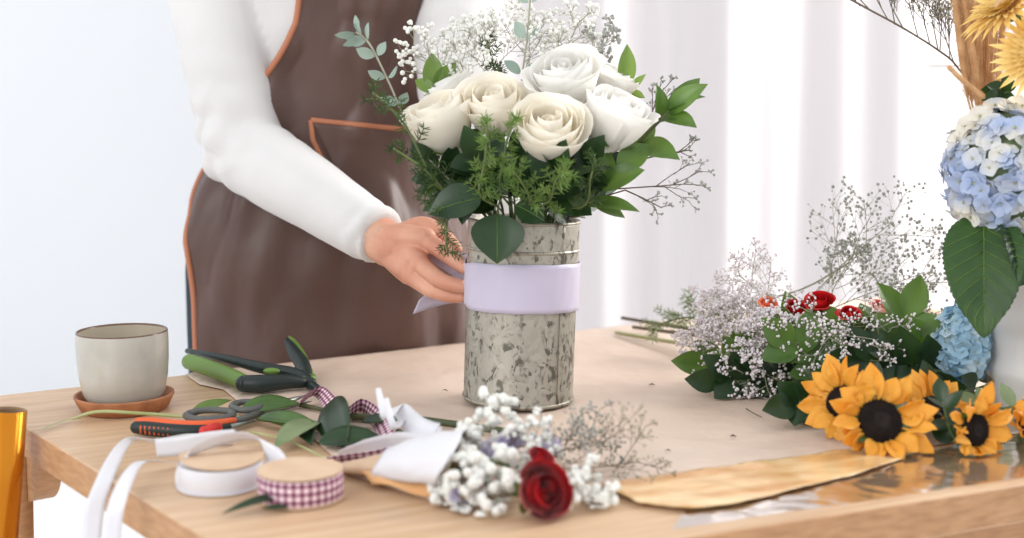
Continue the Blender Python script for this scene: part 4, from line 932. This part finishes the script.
# small litter
for i, (x, y, lb) in enumerate([(445, 394, 'left of the vase foot'), (652, 388, 'right of the vase on the kraft paper'), (733, 440, 'on the kraft paper near the sunflowers'), (668, 455, 'on the kraft paper above the tissue')]):
    b = MB(); b.tube([T(x-3, y, 0.0035), T(x, y-0.5, 0.0042), T(x+3, y+0.5, 0.0035)], [0.0004, 0.0009, 0.0004], 6); tag(b.build('leaf_crumb', M_twigd), 'tiny dry crumb ' + lb, 'litter')
b = MB(); b.tube([T(746, 412, 0.0035), T(753, 418, 0.005), T(762, 421, 0.0035)], 0.0005, 6, sub=4); tag(b.build('twig_bit', M_twigd), 'thin curved twig bit beside the ruscus leaves on paper', 'litter')

# ---------------------------------------------------------------- wrapped posy in front
posy = thing('posy_wrap', T(400, 490), 'kraft paper cone wrapping the small posy in the foreground', 'wrapping paper')
b = MB(); A = T(335, 474, 0.005); B = T(500, 502, 0.018); axp = (B-A).normalized(); Xp = V((0, 0, 1)); Yp = axp.cross(Xp).normalized(); Xp = Yp.cross(axp)
def cone(u, v):
    r_ = 0.004 + 0.023*v**1.1; a = u*2*PI; p = A + axp*((B-A).length*0.78*v) + Yp*(math.cos(a)*r_*1.25) + Xp*(math.sin(a)*r_*0.72 + 0.012*v)
    p = p + axp*(0.008*math.sin(a*2)*v); p.z = max(p.z, TZ+0.0042); return p
b.grid(cone, 48, 16); b.build('kraft_cone', M_kraft2, posy, solid=0.0004)
b = MB(); fl = [T(350, 478, 0.010), T(372, 490, 0.0045), T(466, 510, 0.006), T(440, 494, 0.030)]
b.grid(lambda u, v: L(L(fl[0], fl[3], u), L(fl[1], fl[2], u), v) + V((0, 0, 0.004*math.sin(PI*v)*1.0 + 0.002*math.sin(u*9))), 20, 10); b.build('flap', M_kraft3, posy, solid=0.0005)
rw = thing('posy_ribbon', T(430, 480, 0.03), 'wide white satin ribbon tied round the foreground posy with upright tails', 'ribbon')
def wr_(u, v):
    a = u*PI*1.5 - 0.55; v2 = 0.42+0.62*v; q = cone((a/(2*PI)) % 1, v2); r_ = 0.0022 + 0.004*math.sin(PI*v)*max(0, math.sin(a)) + 0.0012*noise.noise(V((a*3, v*5, 1)))
    q = q + Yp*math.cos(a)*r_ + Xp*math.sin(a)*r_; q.z = max(q.z, TZ+0.005); return q
b = MB(); b.grid(wr_, 30, 20); b.build('wrap', M_ribw, rw, solid=0.0005)
b = ribbon_mb([T(432, 478, 0.034), T(415, 466, 0.034), T(398, 452, 0.040), D(386, 418, 0.985), D(378, 388, 1.0)], [(0.5, -0.2, 0.8), (0.6, -0.2, 0.7), (0.9, 0, 0.4), (1, 0.2, 0.2), (1, 0.3, 0.1)], [0.028, 0.022, 0.013, 0.0075, 0.004], 8); b.build('ribbon_tail', M_ribw, rw, solid=0.0004)
b = ribbon_mb([T(435, 480, 0.034), T(420, 468, 0.030), T(404, 455, 0.032), D(394, 428, 0.975), D(386, 398, 0.98)], [(0.5, -0.2, 0.8), (0.6, -0.2, 0.7), (0.9, 0.3, 0.4), (0.8, 0.6, 0.2), (0.8, 0.6, 0.1)], [0.024, 0.018, 0.012, 0.0075, 0.004], 8); b.build('ribbon_tail', M_ribw, rw, solid=0.0004)
b = ribbon_mb([T(436, 480, 0.026), T(400, 470, 0.022), T(365, 464, 0.014), T(338, 462, 0.007)], [(0.2, -0.6, 0.8), (0, -0.5, 0.8), (0, -0.6, 0.7), (0, -0.8, 0.5)], [0.030, 0.028, 0.022, 0.010], 8); b.build('ribbon_tail', M_ribw, rw, solid=0.0004)
rose(541, 492, 0.862, 30, (0.50, -0.74, 0.45), 'dark red rose in the foreground posy among baby breath', M_red, 21, T(440, 492, 0.022), 0.9, name='red_rose', n=22)
b = MB(); leaf(b, D(530, 470, .92), D(562, 448, .92), 0.016, (0, -1, 0.3), 0.3, 0.1)
b2 = D(524, 465, 0.935)
rose(540, 458, 0.915, 13, (0.3, -0.3, 0.9), 'small dark red bud behind the red rose in the posy', M_red, 22, T(450, 492, 0.028), 1.2, name='red_rose', n=12)
pg = 'baby breath sprays in the foreground posy'
for i, (bx, by, bz, tip, br, lb, ks) in enumerate([
    (455, 487, 0.022, (470, 432, .94), 0.0034, 'left of the posy behind the ribbon', (6, 3, 3)),
    (458, 490, 0.020, (462, 500, .875), 0.0036, 'spilling low left of the posy over the table', (8, 4, 3)),
    (470, 490, 0.022, (498, 470, .885), 0.0038, 'filling the middle of the posy left of the red rose', (6, 3, 3)),
    (470, 490, 0.026, (497, 408, .96), 0.0038, 'standing up toward the vase foot', (5, 3, 2)),
    (475, 490, 0.026, (545, 440, .95), 0.0026, 'behind the red rose', (8, 4, 4)),
    (480, 495, 0.015, (500, 503, .868), 0.0040, 'below left of the red rose with big buds', (5, 3, 2)),
    (520, 500, 0.012, (600, 508, .895), 0.0030, 'right of the red rose lying on the table', (8, 4, 4))]):
    spray('babys_breath_spray', T(bx, by, bz), D(*tip), "white baby's breath spray " + lb, 'flower', M_twigd if i in (4, 6) else M_twig, M_gyp, spread=0.95, br=br, kids=ks, seed=60+i, sr=0.0007, group=pg, start=0.25)
spray('dried_statice_sprig', T(520, 492, 0.02), D(640, 462, .96), 'greyish dried statice sprig at the right tip of the posy', 'flower', M_twigd, M_dryfl, spread=0.7, br=0.0010, kids=(8, 5, 5), seed=77, sr=0.0006, start=0.3)
spray('dried_statice_sprig', T(520, 492, 0.02), D(600, 440, .97), 'greyish dried statice sprig above the red rose of the posy', 'flower', M_twigd, M_gypg, spread=0.8, br=0.0013, kids=(8, 5, 5), seed=78, sr=0.0006, start=0.2)
for i, (x, y, Y, s_, lb) in enumerate([(478, 452, .95, .016, 'left'), (515, 442, .96, .018, 'middle'), (545, 448, .96, .016, 'right'), (462, 497, .885, .013, 'low left'), (500, 455, .93, .013, 'centre')]):
    g = random.Random(90+i); b = MB(); c_ = D(x, y, Y)
    for k in range(7):
        o = rv(1, g).normalized(); o.z = abs(o.z); leaf(b, c_-V((0, 0, s_*.4)), c_+o*s_, s_*0.75, rv(1, g), 0.5, 0.15, ruff=0.12, seed=k)
    b.tube([c_, T(460, 490, 0.022)], 0.0006, 5)
    tag(b.build('statice_bloom', M_lav), 'papery pale lavender statice bloom at the %s of the posy' % lb, 'flower')

# ---------------------------------------------------------------- right-hand pile
def dot_(o): return o.z
def sunflower(px, py, Y, rpx, axis, label, seed, n=20, disc=0.40, stem=None, droop=0.0, shut=0.0):
    g = random.Random(seed); c = D(px, py, Y); r = rpx*Y/FPX; X, Yv, Z = frame(V(axis)); t = thing('sunflower', c, label, 'sunflower', 'sunflowers piled at the right')
    rd = r*disc
    b = MB(); vs = []
    N1 = 30; Mr = 10
    b.grid(lambda u, v: c + X*(math.cos(2*PI*u)*rd*v) + Yv*(math.sin(2*PI*u)*rd*v) + Z*(rd*(0.30*math.cos(v*PI/2) + 0.10*math.sin(v*PI) - 0.10*math.exp(-(v/0.3)**2))), N1, Mr, wrap=True)
    for k in range(420):
        q = math.sqrt((k+0.5)/420); a = k*2.39996; h = rd*(0.30*math.cos(q*PI/2)+0.10*math.sin(q*PI) - 0.10*math.exp(-(q/0.3)**2))
        p = c + (X*math.cos(a)+Yv*math.sin(a))*rd*q*1.02 + Z*h; o = (Z + (X*math.cos(a)+Yv*math.sin(a))*(q*0.9)).normalized(); s = rd*0.035
        if q > 0.35:
            e1 = o.cross(X).normalized()*s; e2 = o.cross(e1).normalized()*s
            b.add([p+e1, p+e2, p-e1, p-e2, p+o*s*3.2], [(0, 1, 4), (1, 2, 4), (2, 3, 4), (3, 0, 4)])
    b.build('disc', M_disc, t)
    b = MB()
    for k in range(n):
        ly = k % 2; a = 2*PI*k/n + g.uniform(-.07, .07); o = X*math.cos(a) + Yv*math.sin(a)
        el = g.uniform(-0.05, 0.45) + (0.15 if ly else 0) + shut
        ln = (r-rd)*g.uniform(0.80, 1.42)*(1.05 if not ly else 0.95)*(1+0.12*dot_(o))
        dr = (o*math.cos(el) + Z*math.sin(el) + rv(0.20, g) + V((0, 0, -0.10))).normalized(); p0 = c + o*rd*0.92 - Z*rd*0.05*(1+ly)
        leaf(b, p0, p0+dr*ln, r*g.uniform(0.34, 0.46), Z*1.0 + rv(0.6, g), 0.4*g.uniform(-0.2, 1.6), curl=g.uniform(-0.12, 0.20), nv=10, prof=0.98, ruff=0.10*g.random(), seed=k)
    b.build('petals', M_sun, t, solid=0.0003)
    b = MB()
    for k in range(12):
        a = 2*PI*k/12+0.2; o = X*math.cos(a)+Yv*math.sin(a); leaf(b, c+o*rd*0.5-Z*rd*0.35, c+o*rd*1.55-Z*rd*(0.10-0.25*g.random()), rd*0.5, Z, 0.3, 0.05)
    b.ball(c-Z*rd*0.30, (rd*0.85, rd*0.85, rd*0.28), 16, 8, (X, Yv, Z)); b.build('bracts', M_leafM, t)
    if stem: b = MB(); b.tube([c-Z*rd*0.5, c-Z*rd*1.4+(V(stem)-c)*0.1, L(c, V(stem), 0.5), V(stem)], [0.0045, 0.004, 0.004, 0.004], 10, sub=4); b.build('stem', M_stem, t)
    return t
sunflower(842, 402, 1.080, 43, (-0.62, -0.60, 0.40), 'sunflower turned left, at the left end of the sunflower pile behind the front one', 1, stem=T(960, 402, 0.012), shut=0.2)
sunflower(880, 421, 1.030, 52, (0.02, -0.90, 0.44), 'large open sunflower facing the camera at the front of the pile', 2, n=24, disc=0.43, stem=T(985, 405, 0.012))
sunflower(936, 409, 1.085, 39, (0.15, -0.55, 0.80), 'partly hidden sunflower behind the front one, right of its disc', 3, disc=0.42, stem=T(1010, 395, 0.012), shut=0.15)
sunflower(975, 430, 1.030, 41, (0.35, -0.80, 0.15), 'drooping sunflower to the right of the front one, petals hanging down', 4, disc=0.42, stem=T(1040, 405, 0.012), shut=0.25)
sunflower(1030, 430, 1.050, 34, (0.4, -0.5, 0.7), 'sunflower cut off by the right edge of the photo', 5, disc=0.40, stem=T(1080, 400, 0.012), shut=0.4)
branch('sunflower_foliage', [T(1000, 400, 0.02), D(960, 392, 1.15), D(930, 388, 1.14)], 12, 0.038, 0.022, 'pointed green leaves between the sunflower heads', M_leafD, seed=5, jit=0.9)
branch('sunflower_foliage', [T(1060, 415, 0.02), D(1005, 408, 1.1), D(978, 402, 1.1)], 8, 0.026, 0.014, 'olive green leaves over the rightmost sunflowers', M_leafP, seed=6, jit=0.9)
branch('sunflower_foliage', [D(958, 445, 1.04), D(948, 425, 1.04), D(943, 402, 1.05)], 7, 0.028, 0.017, 'dark curled leaf between the front and drooping sunflowers', M_leafD, seed=8, jit=0.9)

# ruscus leaves
RG = 'ruscus branches in the flower pile'
def RB(pts, n, ll, lw_, label, m, seed, **k): branch('ruscus_branch', [D(*p) for p in pts], n, ll, lw_, label, m, seed=seed, group=RG, ms=M_stem, **k)
RB([(860, 345, 1.34), (780, 362, 1.30), (712, 362, 1.29)], 14, 0.056, 0.033, 'ruscus branch pointing left, leaves at the left end of the flower pile', M_leafM, 31, jit=0.6)
RB([(860, 365, 1.28), (780, 380, 1.25), (722, 380, 1.24)], 14, 0.050, 0.032, 'low dark ruscus branch at the left foot of the flower pile', M_leafD, 32, jit=0.6)
RB([(900, 365, 1.30), (850, 345, 1.29), (795, 332, 1.28)], 10, 0.060, 0.038, 'bright ruscus branch over the middle of the pile below the red blooms', M_leafM, 33, jit=0.5)
RB([(880, 385, 1.25), (835, 375, 1.22), (795, 345, 1.22)], 11, 0.055, 0.036, 'ruscus branch with broad leaves left above the sunflowers', M_leafM, 34, jit=0.5)
RB([(880, 400, 1.18), (830, 400, 1.14), (795, 405, 1.12)], 10, 0.048, 0.032, 'dark ruscus branch beside the left sunflower touching the paper', M_leafD, 35, jit=0.5)
RB([(950, 385, 1.26), (912, 352, 1.25), (868, 335, 1.25)], 10, 0.060, 0.038, 'ruscus branch above the sunflowers, beside the blue hydrangea', M_leafM, 36, jit=0.5)
RB([(950, 385, 1.22), (915, 365, 1.20), (865, 360, 1.20)], 12, 0.052, 0.034, 'dark ruscus branch directly above the front sunflower', M_leafD, 37, jit=0.6)
RB([(925, 372, 1.26), (900, 345, 1.23), (906, 318, 1.23)], 7, 0.058, 0.036, 'upright ruscus tip left of the blue hydrangea', M_leafM, 38, jit=0.4)
RB([(900, 385, 1.24), (850, 360, 1.24), (830, 385, 1.22)], 12, 0.050, 0.034, 'dark ruscus branch filling the pile behind the left sunflower', M_leafD, 39, jit=0.7)
RB([(840, 375, 1.29), (800, 368, 1.27), (760, 378, 1.26)], 11, 0.050, 0.033, 'dark ruscus branch under the white statice', M_leafD, 40, jit=0.7)
# statice
SG = 'white statice sprays in the flower pile'
for i, (b0, tip, lb, ks, br) in enumerate([
    ((800, 350, 1.32), (700, 345, 1.29), 'reaching left over the ruscus', (10, 6, 5), 0.0014),
    ((800, 345, 1.32), (715, 318, 1.31), 'at the upper left of the pile', (10, 6, 5), 0.0014),
    ((800, 345, 1.30), (742, 374, 1.23), 'hanging in front toward the paper', (10, 6, 5), 0.0014),
    ((805, 335, 1.33), (738, 275, 1.33), 'standing tall at the left', (9, 5, 4), 0.0012),
    ((830, 330, 1.29), (765, 335, 1.24), 'in the middle of the white mass', (10, 6, 5), 0.0014),
    ((850, 310, 1.27), (822, 345, 1.20), 'below the red blooms', (8, 5, 4), 0.0013),
    ((900, 320, 1.24), (868, 345, 1.18), 'over the ruscus near the blue hydrangea', (6, 4, 3), 0.0012)]):
    spray('statice_spray', D(*b0), D(*tip), 'pale lilac white statice spray ' + lb, 'flower', M_twig, M_stat, spread=0.85, br=br, kids=ks, seed=100+i, sr=0.0008, group=SG, fuzz=3 if i < 5 else 2, start=0.3)
# airy gypsophila
AG = "airy baby's breath above the flower pile"
for i, (b0, tip, lb, ks) in enumerate([
    ((790, 318, 1.34), (892, 222, 1.30), 'rising highest to the upper right', (9, 5, 4)),
    ((800, 322, 1.33), (925, 272, 1.30), 'leaning toward the white bucket', (9, 5, 4)),
    ((830, 330, 1.32), (930, 310, 1.29), 'spreading low behind the ruscus tips', (8, 5, 4)),
    ((820, 320, 1.34), (855, 250, 1.33), 'in the middle of the airy cloud', (9, 5, 4))]):
    spray('babys_breath_spray', D(*b0), D(*tip), "thin twiggy baby's breath branch " + lb, 'flower', M_twig, M_gypg, spread=0.75, br=0.0017, kids=ks, seed=120+i, sr=0.0007, group=AG, start=0.25)
b = MB(); b.tube([D(700, 312, 1.4), D(740, 304, 1.38), D(800, 290, 1.35), D(850, 262, 1.32)], [0.0012]*4, 6, sub=4); tag(b.build('long_twig', M_twig), 'long thin grey twig lying across the top of the flower pile', 'twig')
# stem ends at the left of the pile
for i, (x0, y0, x1, y1, lb) in enumerate([(615, 332, 720, 350, 'frontmost and lowest'), (628, 322, 730, 340, 'second from the back'), (640, 315, 735, 335, 'rearmost'), (622, 328, 745, 338, 'longest, in the middle')]):
    a = P(x0, y0+3, TZ) + V((0, 0, 0.006+0.004*i)); a.y = min(a.y, 1.60 + 0.02*i); e = D(x1, y1, 1.40)
    b = MB(); b.tube([a, L(a, e, 0.5), e], 0.0024, 8, sub=3); tag(b.build('cut_stem', M_twigd if i % 2 else M_stemp), 'bare cut stem end poking left out of the flower pile, ' + lb, 'stem')
fern('asparagus_fern', [D(735, 330, 1.42), D(700, 318, 1.45), D(672, 320, 1.46), D(652, 330, 1.46)], 'pale feathery fern lying over the cut stem ends', 55, br=16, side=0.034, nl=0.011, m=M_leafP)
fern('asparagus_fern', [D(745, 325, 1.42), D(712, 312, 1.44), D(690, 305, 1.45)], 'pale feathery fern tip behind the white statice', 56, br=10, side=0.028, nl=0.011, m=M_leafP)
# red, coral and peach blooms
for i, (x, y, Y, rp, m, lb) in enumerate([(820, 302, 1.24, 14, M_red2, 'scarlet carnation at the top of the flower pile'), (850, 314, 1.23, 10, M_red2, 'scarlet carnation lower right of its twin in statice'), (796, 308, 1.26, 10, M_red2, 'small scarlet carnation left of the larger one'), (768, 303, 1.27, 8, M_orng, 'small coral orange bloom left of the scarlet carnations'), (880, 308, 1.25, 10, M_peach, 'peach pink bloom right of the scarlet carnations')]):
    rose(x, y, Y, rp, (0.1*(i-2), -0.5, 0.85), lb, m, 200+i, D(x+20, y+45, Y+0.03), 1.3, 0.8, name='carnation' if i < 3 else 'spray_rose', cat='flower', n=18)

# ---------------------------------------------------------------- white bucket and tall flowers
bc = P(1062, 408); BR = (D(1062, 400, bc.y).x - D(986, 400, bc.y).x)
bucket = thing('enamel_bucket', bc, 'white enamel bucket with raised hoops at the right edge holding tall flowers', 'bucket')
b = MB(); pf = [(0.001, 0.002), (BR*0.93, 0.002), (BR*0.95, 0.004)]
for k in range(1, 21):
    z = 0.006+k*0.0075; pf.append((BR*(0.95+0.09*k/20) + 0.0028*(1 if k in (4, 5, 11, 12) else 0), z))
pf += [(BR*1.05, 0.158), (BR*1.035, 0.158), (BR*0.93, 0.01), (0.001, 0.008)]
b.lathe(pf, bc, 80); b.build('wall', M_ename, bucket, weld=True)
b = MB(); b.lathe([(BR*1.05+0.002*math.cos(a_), 0.158+0.002*math.sin(a_)) for a_ in [k*2*PI/8 for k in range(9)]], bc, 80); b.build('rim', M_ename, bucket)
def hydrangea(c, R3, label, m, seed, n, fs, stem=None, cut=None, extra=None):
    g = random.Random(seed); t = thing('hydrangea', c, label, 'hydrangea'); b = MB(); ce = MB()
    for k in range(n):
        z = 1-2*(k+0.5)/n; a = k*2.39996; q = math.sqrt(max(0, 1-z*z)); o = V((q*math.cos(a), q*math.sin(a), z)); o = (o+rv(0.13, g)).normalized()
        if o.y > 0.55: continue
        p = c + V((o.x*R3[0], o.y*R3[1], o.z*R3[2]))*g.uniform(0.9, 1.04); X, Y, Z = frame((o+rv(0.6, g))); r0 = g.uniform(0, 1.5); s = fs*g.uniform(0.8, 1.15)
        for j in range(4):
            a2 = r0 + j*PI/2; d = X*math.cos(a2)+Y*math.sin(a2)
            leaf(b, p+d*s*0.06, p+d*s+Z*s*g.uniform(-0.1, 0.3), s*1.05, Z, 0.22, g.uniform(0.0, 0.10), nv=6, prof=1.15)
        ce.ball(p+Z*s*0.1, s*0.11, 6, 4)
    b.build('florets', m, t); ce.build('floret_centres', M_stemp, t)
    b = MB(); b.ball(c, (R3[0]*0.86, R3[1]*0.86, R3[2]*0.86), 20, 12); b.build('inner_branches', M_leafP if m is M_hyd else M_hyd2, t)
    if stem: b = MB(); b.tube([c, L(V(c), V(stem), 0.5), stem], 0.004, 10); b.build('stem', M_stem, t)
    if extra: extra(t)
    return t
def bigleaves(t):
    for (c0, tip, lw_, nr, mm) in [(D(984, 215, 1.16), D(984, 338, 1.10), 0.072, (-0.35, -0.9, 0.15), mat('hydrangea_leaf', rgb(44, 74, 32), 0.45, col2=rgb(60, 92, 40), nscale=25, transl=0.12)), (D(1012, 228, 1.15), D(1020, 286, 1.10), 0.050, (0.3, -0.9, 0.3), M_leafD)]:
        b = MB(); d = V(tip)-V(c0); tt_ = d.normalized(); nn = V(nr)-tt_*V(nr).dot(tt_); nn.normalize(); s = tt_.cross(nn); ln = d.length
        def f(u, v):
            x = (u-0.5)*2; wv = math.sin(PI*v**0.72)**0.62*lw_/2 if 0 < v < 1 else 0.0003
            if v > 0.8: wv *= 1-0.3*(v-0.8)/0.2
            e = 1 + (0.025*math.sin(v*150) if abs(x) > 0.9 else 0)
            vein = -0.0009*max(0, math.sin((v*9 - abs(x)*2.4)*2*PI))**3*(0.3+abs(x))
            return V(c0) + d*v + s*(x*wv*e) + nn*(0.22*abs(x)*wv + 0.10*ln*4*v*(1-v) + vein)
        b.grid(f, 28, 70); lf = b.build('leaf', mm, t, solid=0.0005)
        b = MB(); pt = lambda x, v: f(0.5+x/2, v) + nn*0.0006
        b.tube([pt(0, k/16) for k in range(17)], [0.0010*(1-k/20) for k in range(17)], 5)
        for k in range(1, 8):
            for s_ in (-1, 1): b.tube([pt(s_*q*0.95, min(0.97, 0.03+k*0.105+q*0.20)) for q in (0, 0.25, 0.5, 0.75, 1)], [0.0006, 0.0005, 0.0005, 0.0004, 0.0002], 4)
        b.build('veins', M_leafL, lf)
hydrangea(D(1009, 171, 1.17), (0.058, 0.052, 0.066), 'large pale blue hydrangea head above the white bucket', M_hyd, 1, 360, 0.0112, stem=bc+V((-0.03, 0, 0.12)), extra=bigleaves)
hydrangea(D(962, 346, 1.20), (0.024, 0.024, 0.040), 'small sky blue hydrangea lying between the ruscus and the white bucket', M_hyd2, 2, 220, 0.0082, stem=D(950, 395, 1.24))
b = MB(); b.tube([D(936, 352, 1.21), D(944, 366, 1.20), D(958, 384, 1.20)], [0.0035, 0.0042, 0.0035], 10, sub=4); tag(b.build('wrapped_stem', mat('white_wrap', rgb(226, 226, 222), 0.7, bump=0.4, bscale=400)), 'white wrapped stem slanting in front of the small blue hydrangea', 'stem')
# dried grass
DG = 'dried straw-coloured grass stalks in the bucket'
g = random.Random(5)
stalks = [(952, -20, 968, 100), (958, -20, 972, 104), (965, -30, 976, 104), (973, -25, 978, 108), (981, -30, 984, 108), (989, -25, 987, 108), (998, -20, 990, 108), (962, -10, 982, 106), (970, -15, 990, 106), (978, -25, 980, 108), (1006, -15, 996, 108), (985, -5, 982, 100)]
for i, (x0, y0, x1, y1) in enumerate(stalks):
    Y = 1.21 + 0.012*((i*5) % 7)/1.0*0.6; top = D(x0, y0, Y); bot = D(x1, y1, Y); low = bc + V((-0.03+0.004*i, 0.01, 0.10))
    t = thing('dried_grass_stalk', low, 'straw-coloured bristly dried grass stalk in the upright bundle behind the hydrangea', 'dried grass', DG)
    b = MB(); b.tube([low, bot, top], 0.0010, 6, sub=4); b.build('stem', M_straw, t)
    b = MB(); hd0 = bot.lerp(top, 0.02)
    b.tube([hd0.lerp(top, k/6) for k in range(7)], [0.0010, 0.0022, 0.0028, 0.0030, 0.0028, 0.0022, 0.001], 10)
    for k in range(420):
        q = k/420; p = hd0.lerp(top, q); d = (top-bot).normalized(); X, Yy, Z = frame(d); a = k*2.4; o = (X*math.cos(a)+Yy*math.sin(a))
        s = p + o*0.002; e = s + (o*0.62+Z).normalized()*g.uniform(0.006, 0.012); w_ = o.cross(Z).normalized()*0.0005
        b.add([s-w_, s+w_, e], [(0, 1, 2)])
    b.build('seed_head', M_straw, t)
t = thing('dried_grass_stalk', D(982, 92, 1.17), 'single short dried grass head curling left out of the bundle', 'dried grass'); b = MB()
cp = catm([D(984, 98, 1.17), D(972, 88, 1.165), D(960, 78, 1.16), D(948, 66, 1.155)], 6); b.tube(cp, [0.001]+[0.0022]*(len(cp)-2)+[0.0012], 10)
for k in range(160):
    i_ = int(k/160*(len(cp)-1)); p = cp[i_]; d = (cp[i_+1]-cp[i_]).normalized(); X, Yy, Z = frame(d); a = k*2.4; o = X*math.cos(a)+Yy*math.sin(a); s = p+o*0.0015; e = s+(o*0.7+Z)*0.005; w_ = o.cross(Z).normalized()*0.0004; b.add([s-w_, s+w_, e], [(0, 1, 2)])
b.build('seed_head', M_straw, t); b = MB(); b.tube([cp[0], D(1000, 110, 1.19), bc+V((-0.02, 0, 0.12))], 0.001, 6, sub=4); b.build('stem', M_straw, t)
# yellow flowers
def gerbera(c, axis, r, label, seed, stem=None, n=34):
    g = random.Random(seed); X, Y, Z = frame(V(axis)); t = thing('yellow_gerbera', c, label, 'flower'); b = MB()
    for ly in range(5):
        for k in range(n):
            a = 2*PI*(k+ly*0.37)/n; o = X*math.cos(a)+Y*math.sin(a); el = 0.10+0.24*ly + g.uniform(-.08, .08); dr = (o*math.cos(el)+Z*math.sin(el)).normalized()
            p0 = c+o*r*0.12; leaf(b, p0, p0+dr*r*(0.92-0.13*ly)*g.uniform(0.9, 1.08), r*0.13, Z, 0.5, 0.06, nv=6, prof=1.5)
    b.build('petals', M_yel, t); b = MB(); b.ball(c+Z*r*0.1, (r*0.3, r*0.3, r*0.22), 14, 8, (X, Y, Z)); b.build('disc', M_straw, t)
    b = MB(); b.ball(c-Z*r*0.08, (r*0.22, r*0.22, r*0.16), 12, 8, (X, Y, Z)); b.build('calyx', M_leafM, t)
    if stem: b = MB(); b.tube([c-Z*r*0.1, c-Z*r*0.5, stem], 0.003, 8, sub=4); b.build('stem', M_stem, t)
gerbera(D(1010, 10, 1.15), (-0.68, -0.16, 0.70), 0.046, 'pale yellow daisy-like flower tilted at the top right corner', 1, bc+V((0, 0, 0.1)))
gerbera(D(1042, 54, 1.13), (-0.35, -0.85, 0.1), 0.042, 'pale yellow many-petalled flower cut by the right edge above the hydrangea', 2, bc+V((0.01, 0, 0.1)))
branch('bucket_greens', [bc+V((0, 0, 0.12)), D(1020, 110, 1.19), D(1000, 96, 1.18)], 7, 0.03, 0.018, 'dark green leaves between the yellow flower and the hydrangea', M_leafD, seed=4, start=0.6)
# limonium arching top
bs = MB(); bf = MB(); lim = thing('limonium_spray', D(985, 110, 1.24), 'thin dark sea lavender spray arching over the top left of the straw bundle', 'flower')
main = catm([bc+V((-0.03, 0.01, 0.12)), D(985, 115, 1.24), D(958, 68, 1.24), D(938, 50, 1.24), D(903, 28, 1.24), D(870, 10, 1.24), D(848, -2, 1.24)], 6)
bs.tube(main, [0.0010]*len(main), 6)
for i, (x0, y0, x1, y1) in enumerate([(938, 50, 925, -15), (918, 37, 905, -20), (940, 50, 938, -10), (903, 28, 885, -20), (888, 20, 868, -18), (870, 10, 850, -12), (950, 60, 948, 5), (930, 45, 915, -5), (895, 25, 892, -15), (860, 6, 848, -10), (955, 66, 935, 10)]):
    gyp(bs, bf, D(x0, y0, 1.24), D(x1, y1, 1.24), 0.5, 0.0009, 2, (8, 5), 300+i, 0.0006, fuzz=3, start=0.3)
bs.build('stem', M_twigd, lim); o = bf.build('florets', M_dryfl, lim); o['kind'] = 'stuff'
b = MB(); b.tube([D(928, 66, 1.22), D(945, 66, 1.22), D(965, 66, 1.22)], 0.0004, 5); tag(b.build('straw_wisp', M_twigd), 'single hair-thin twig sticking out left of the straw bundle', 'twig')
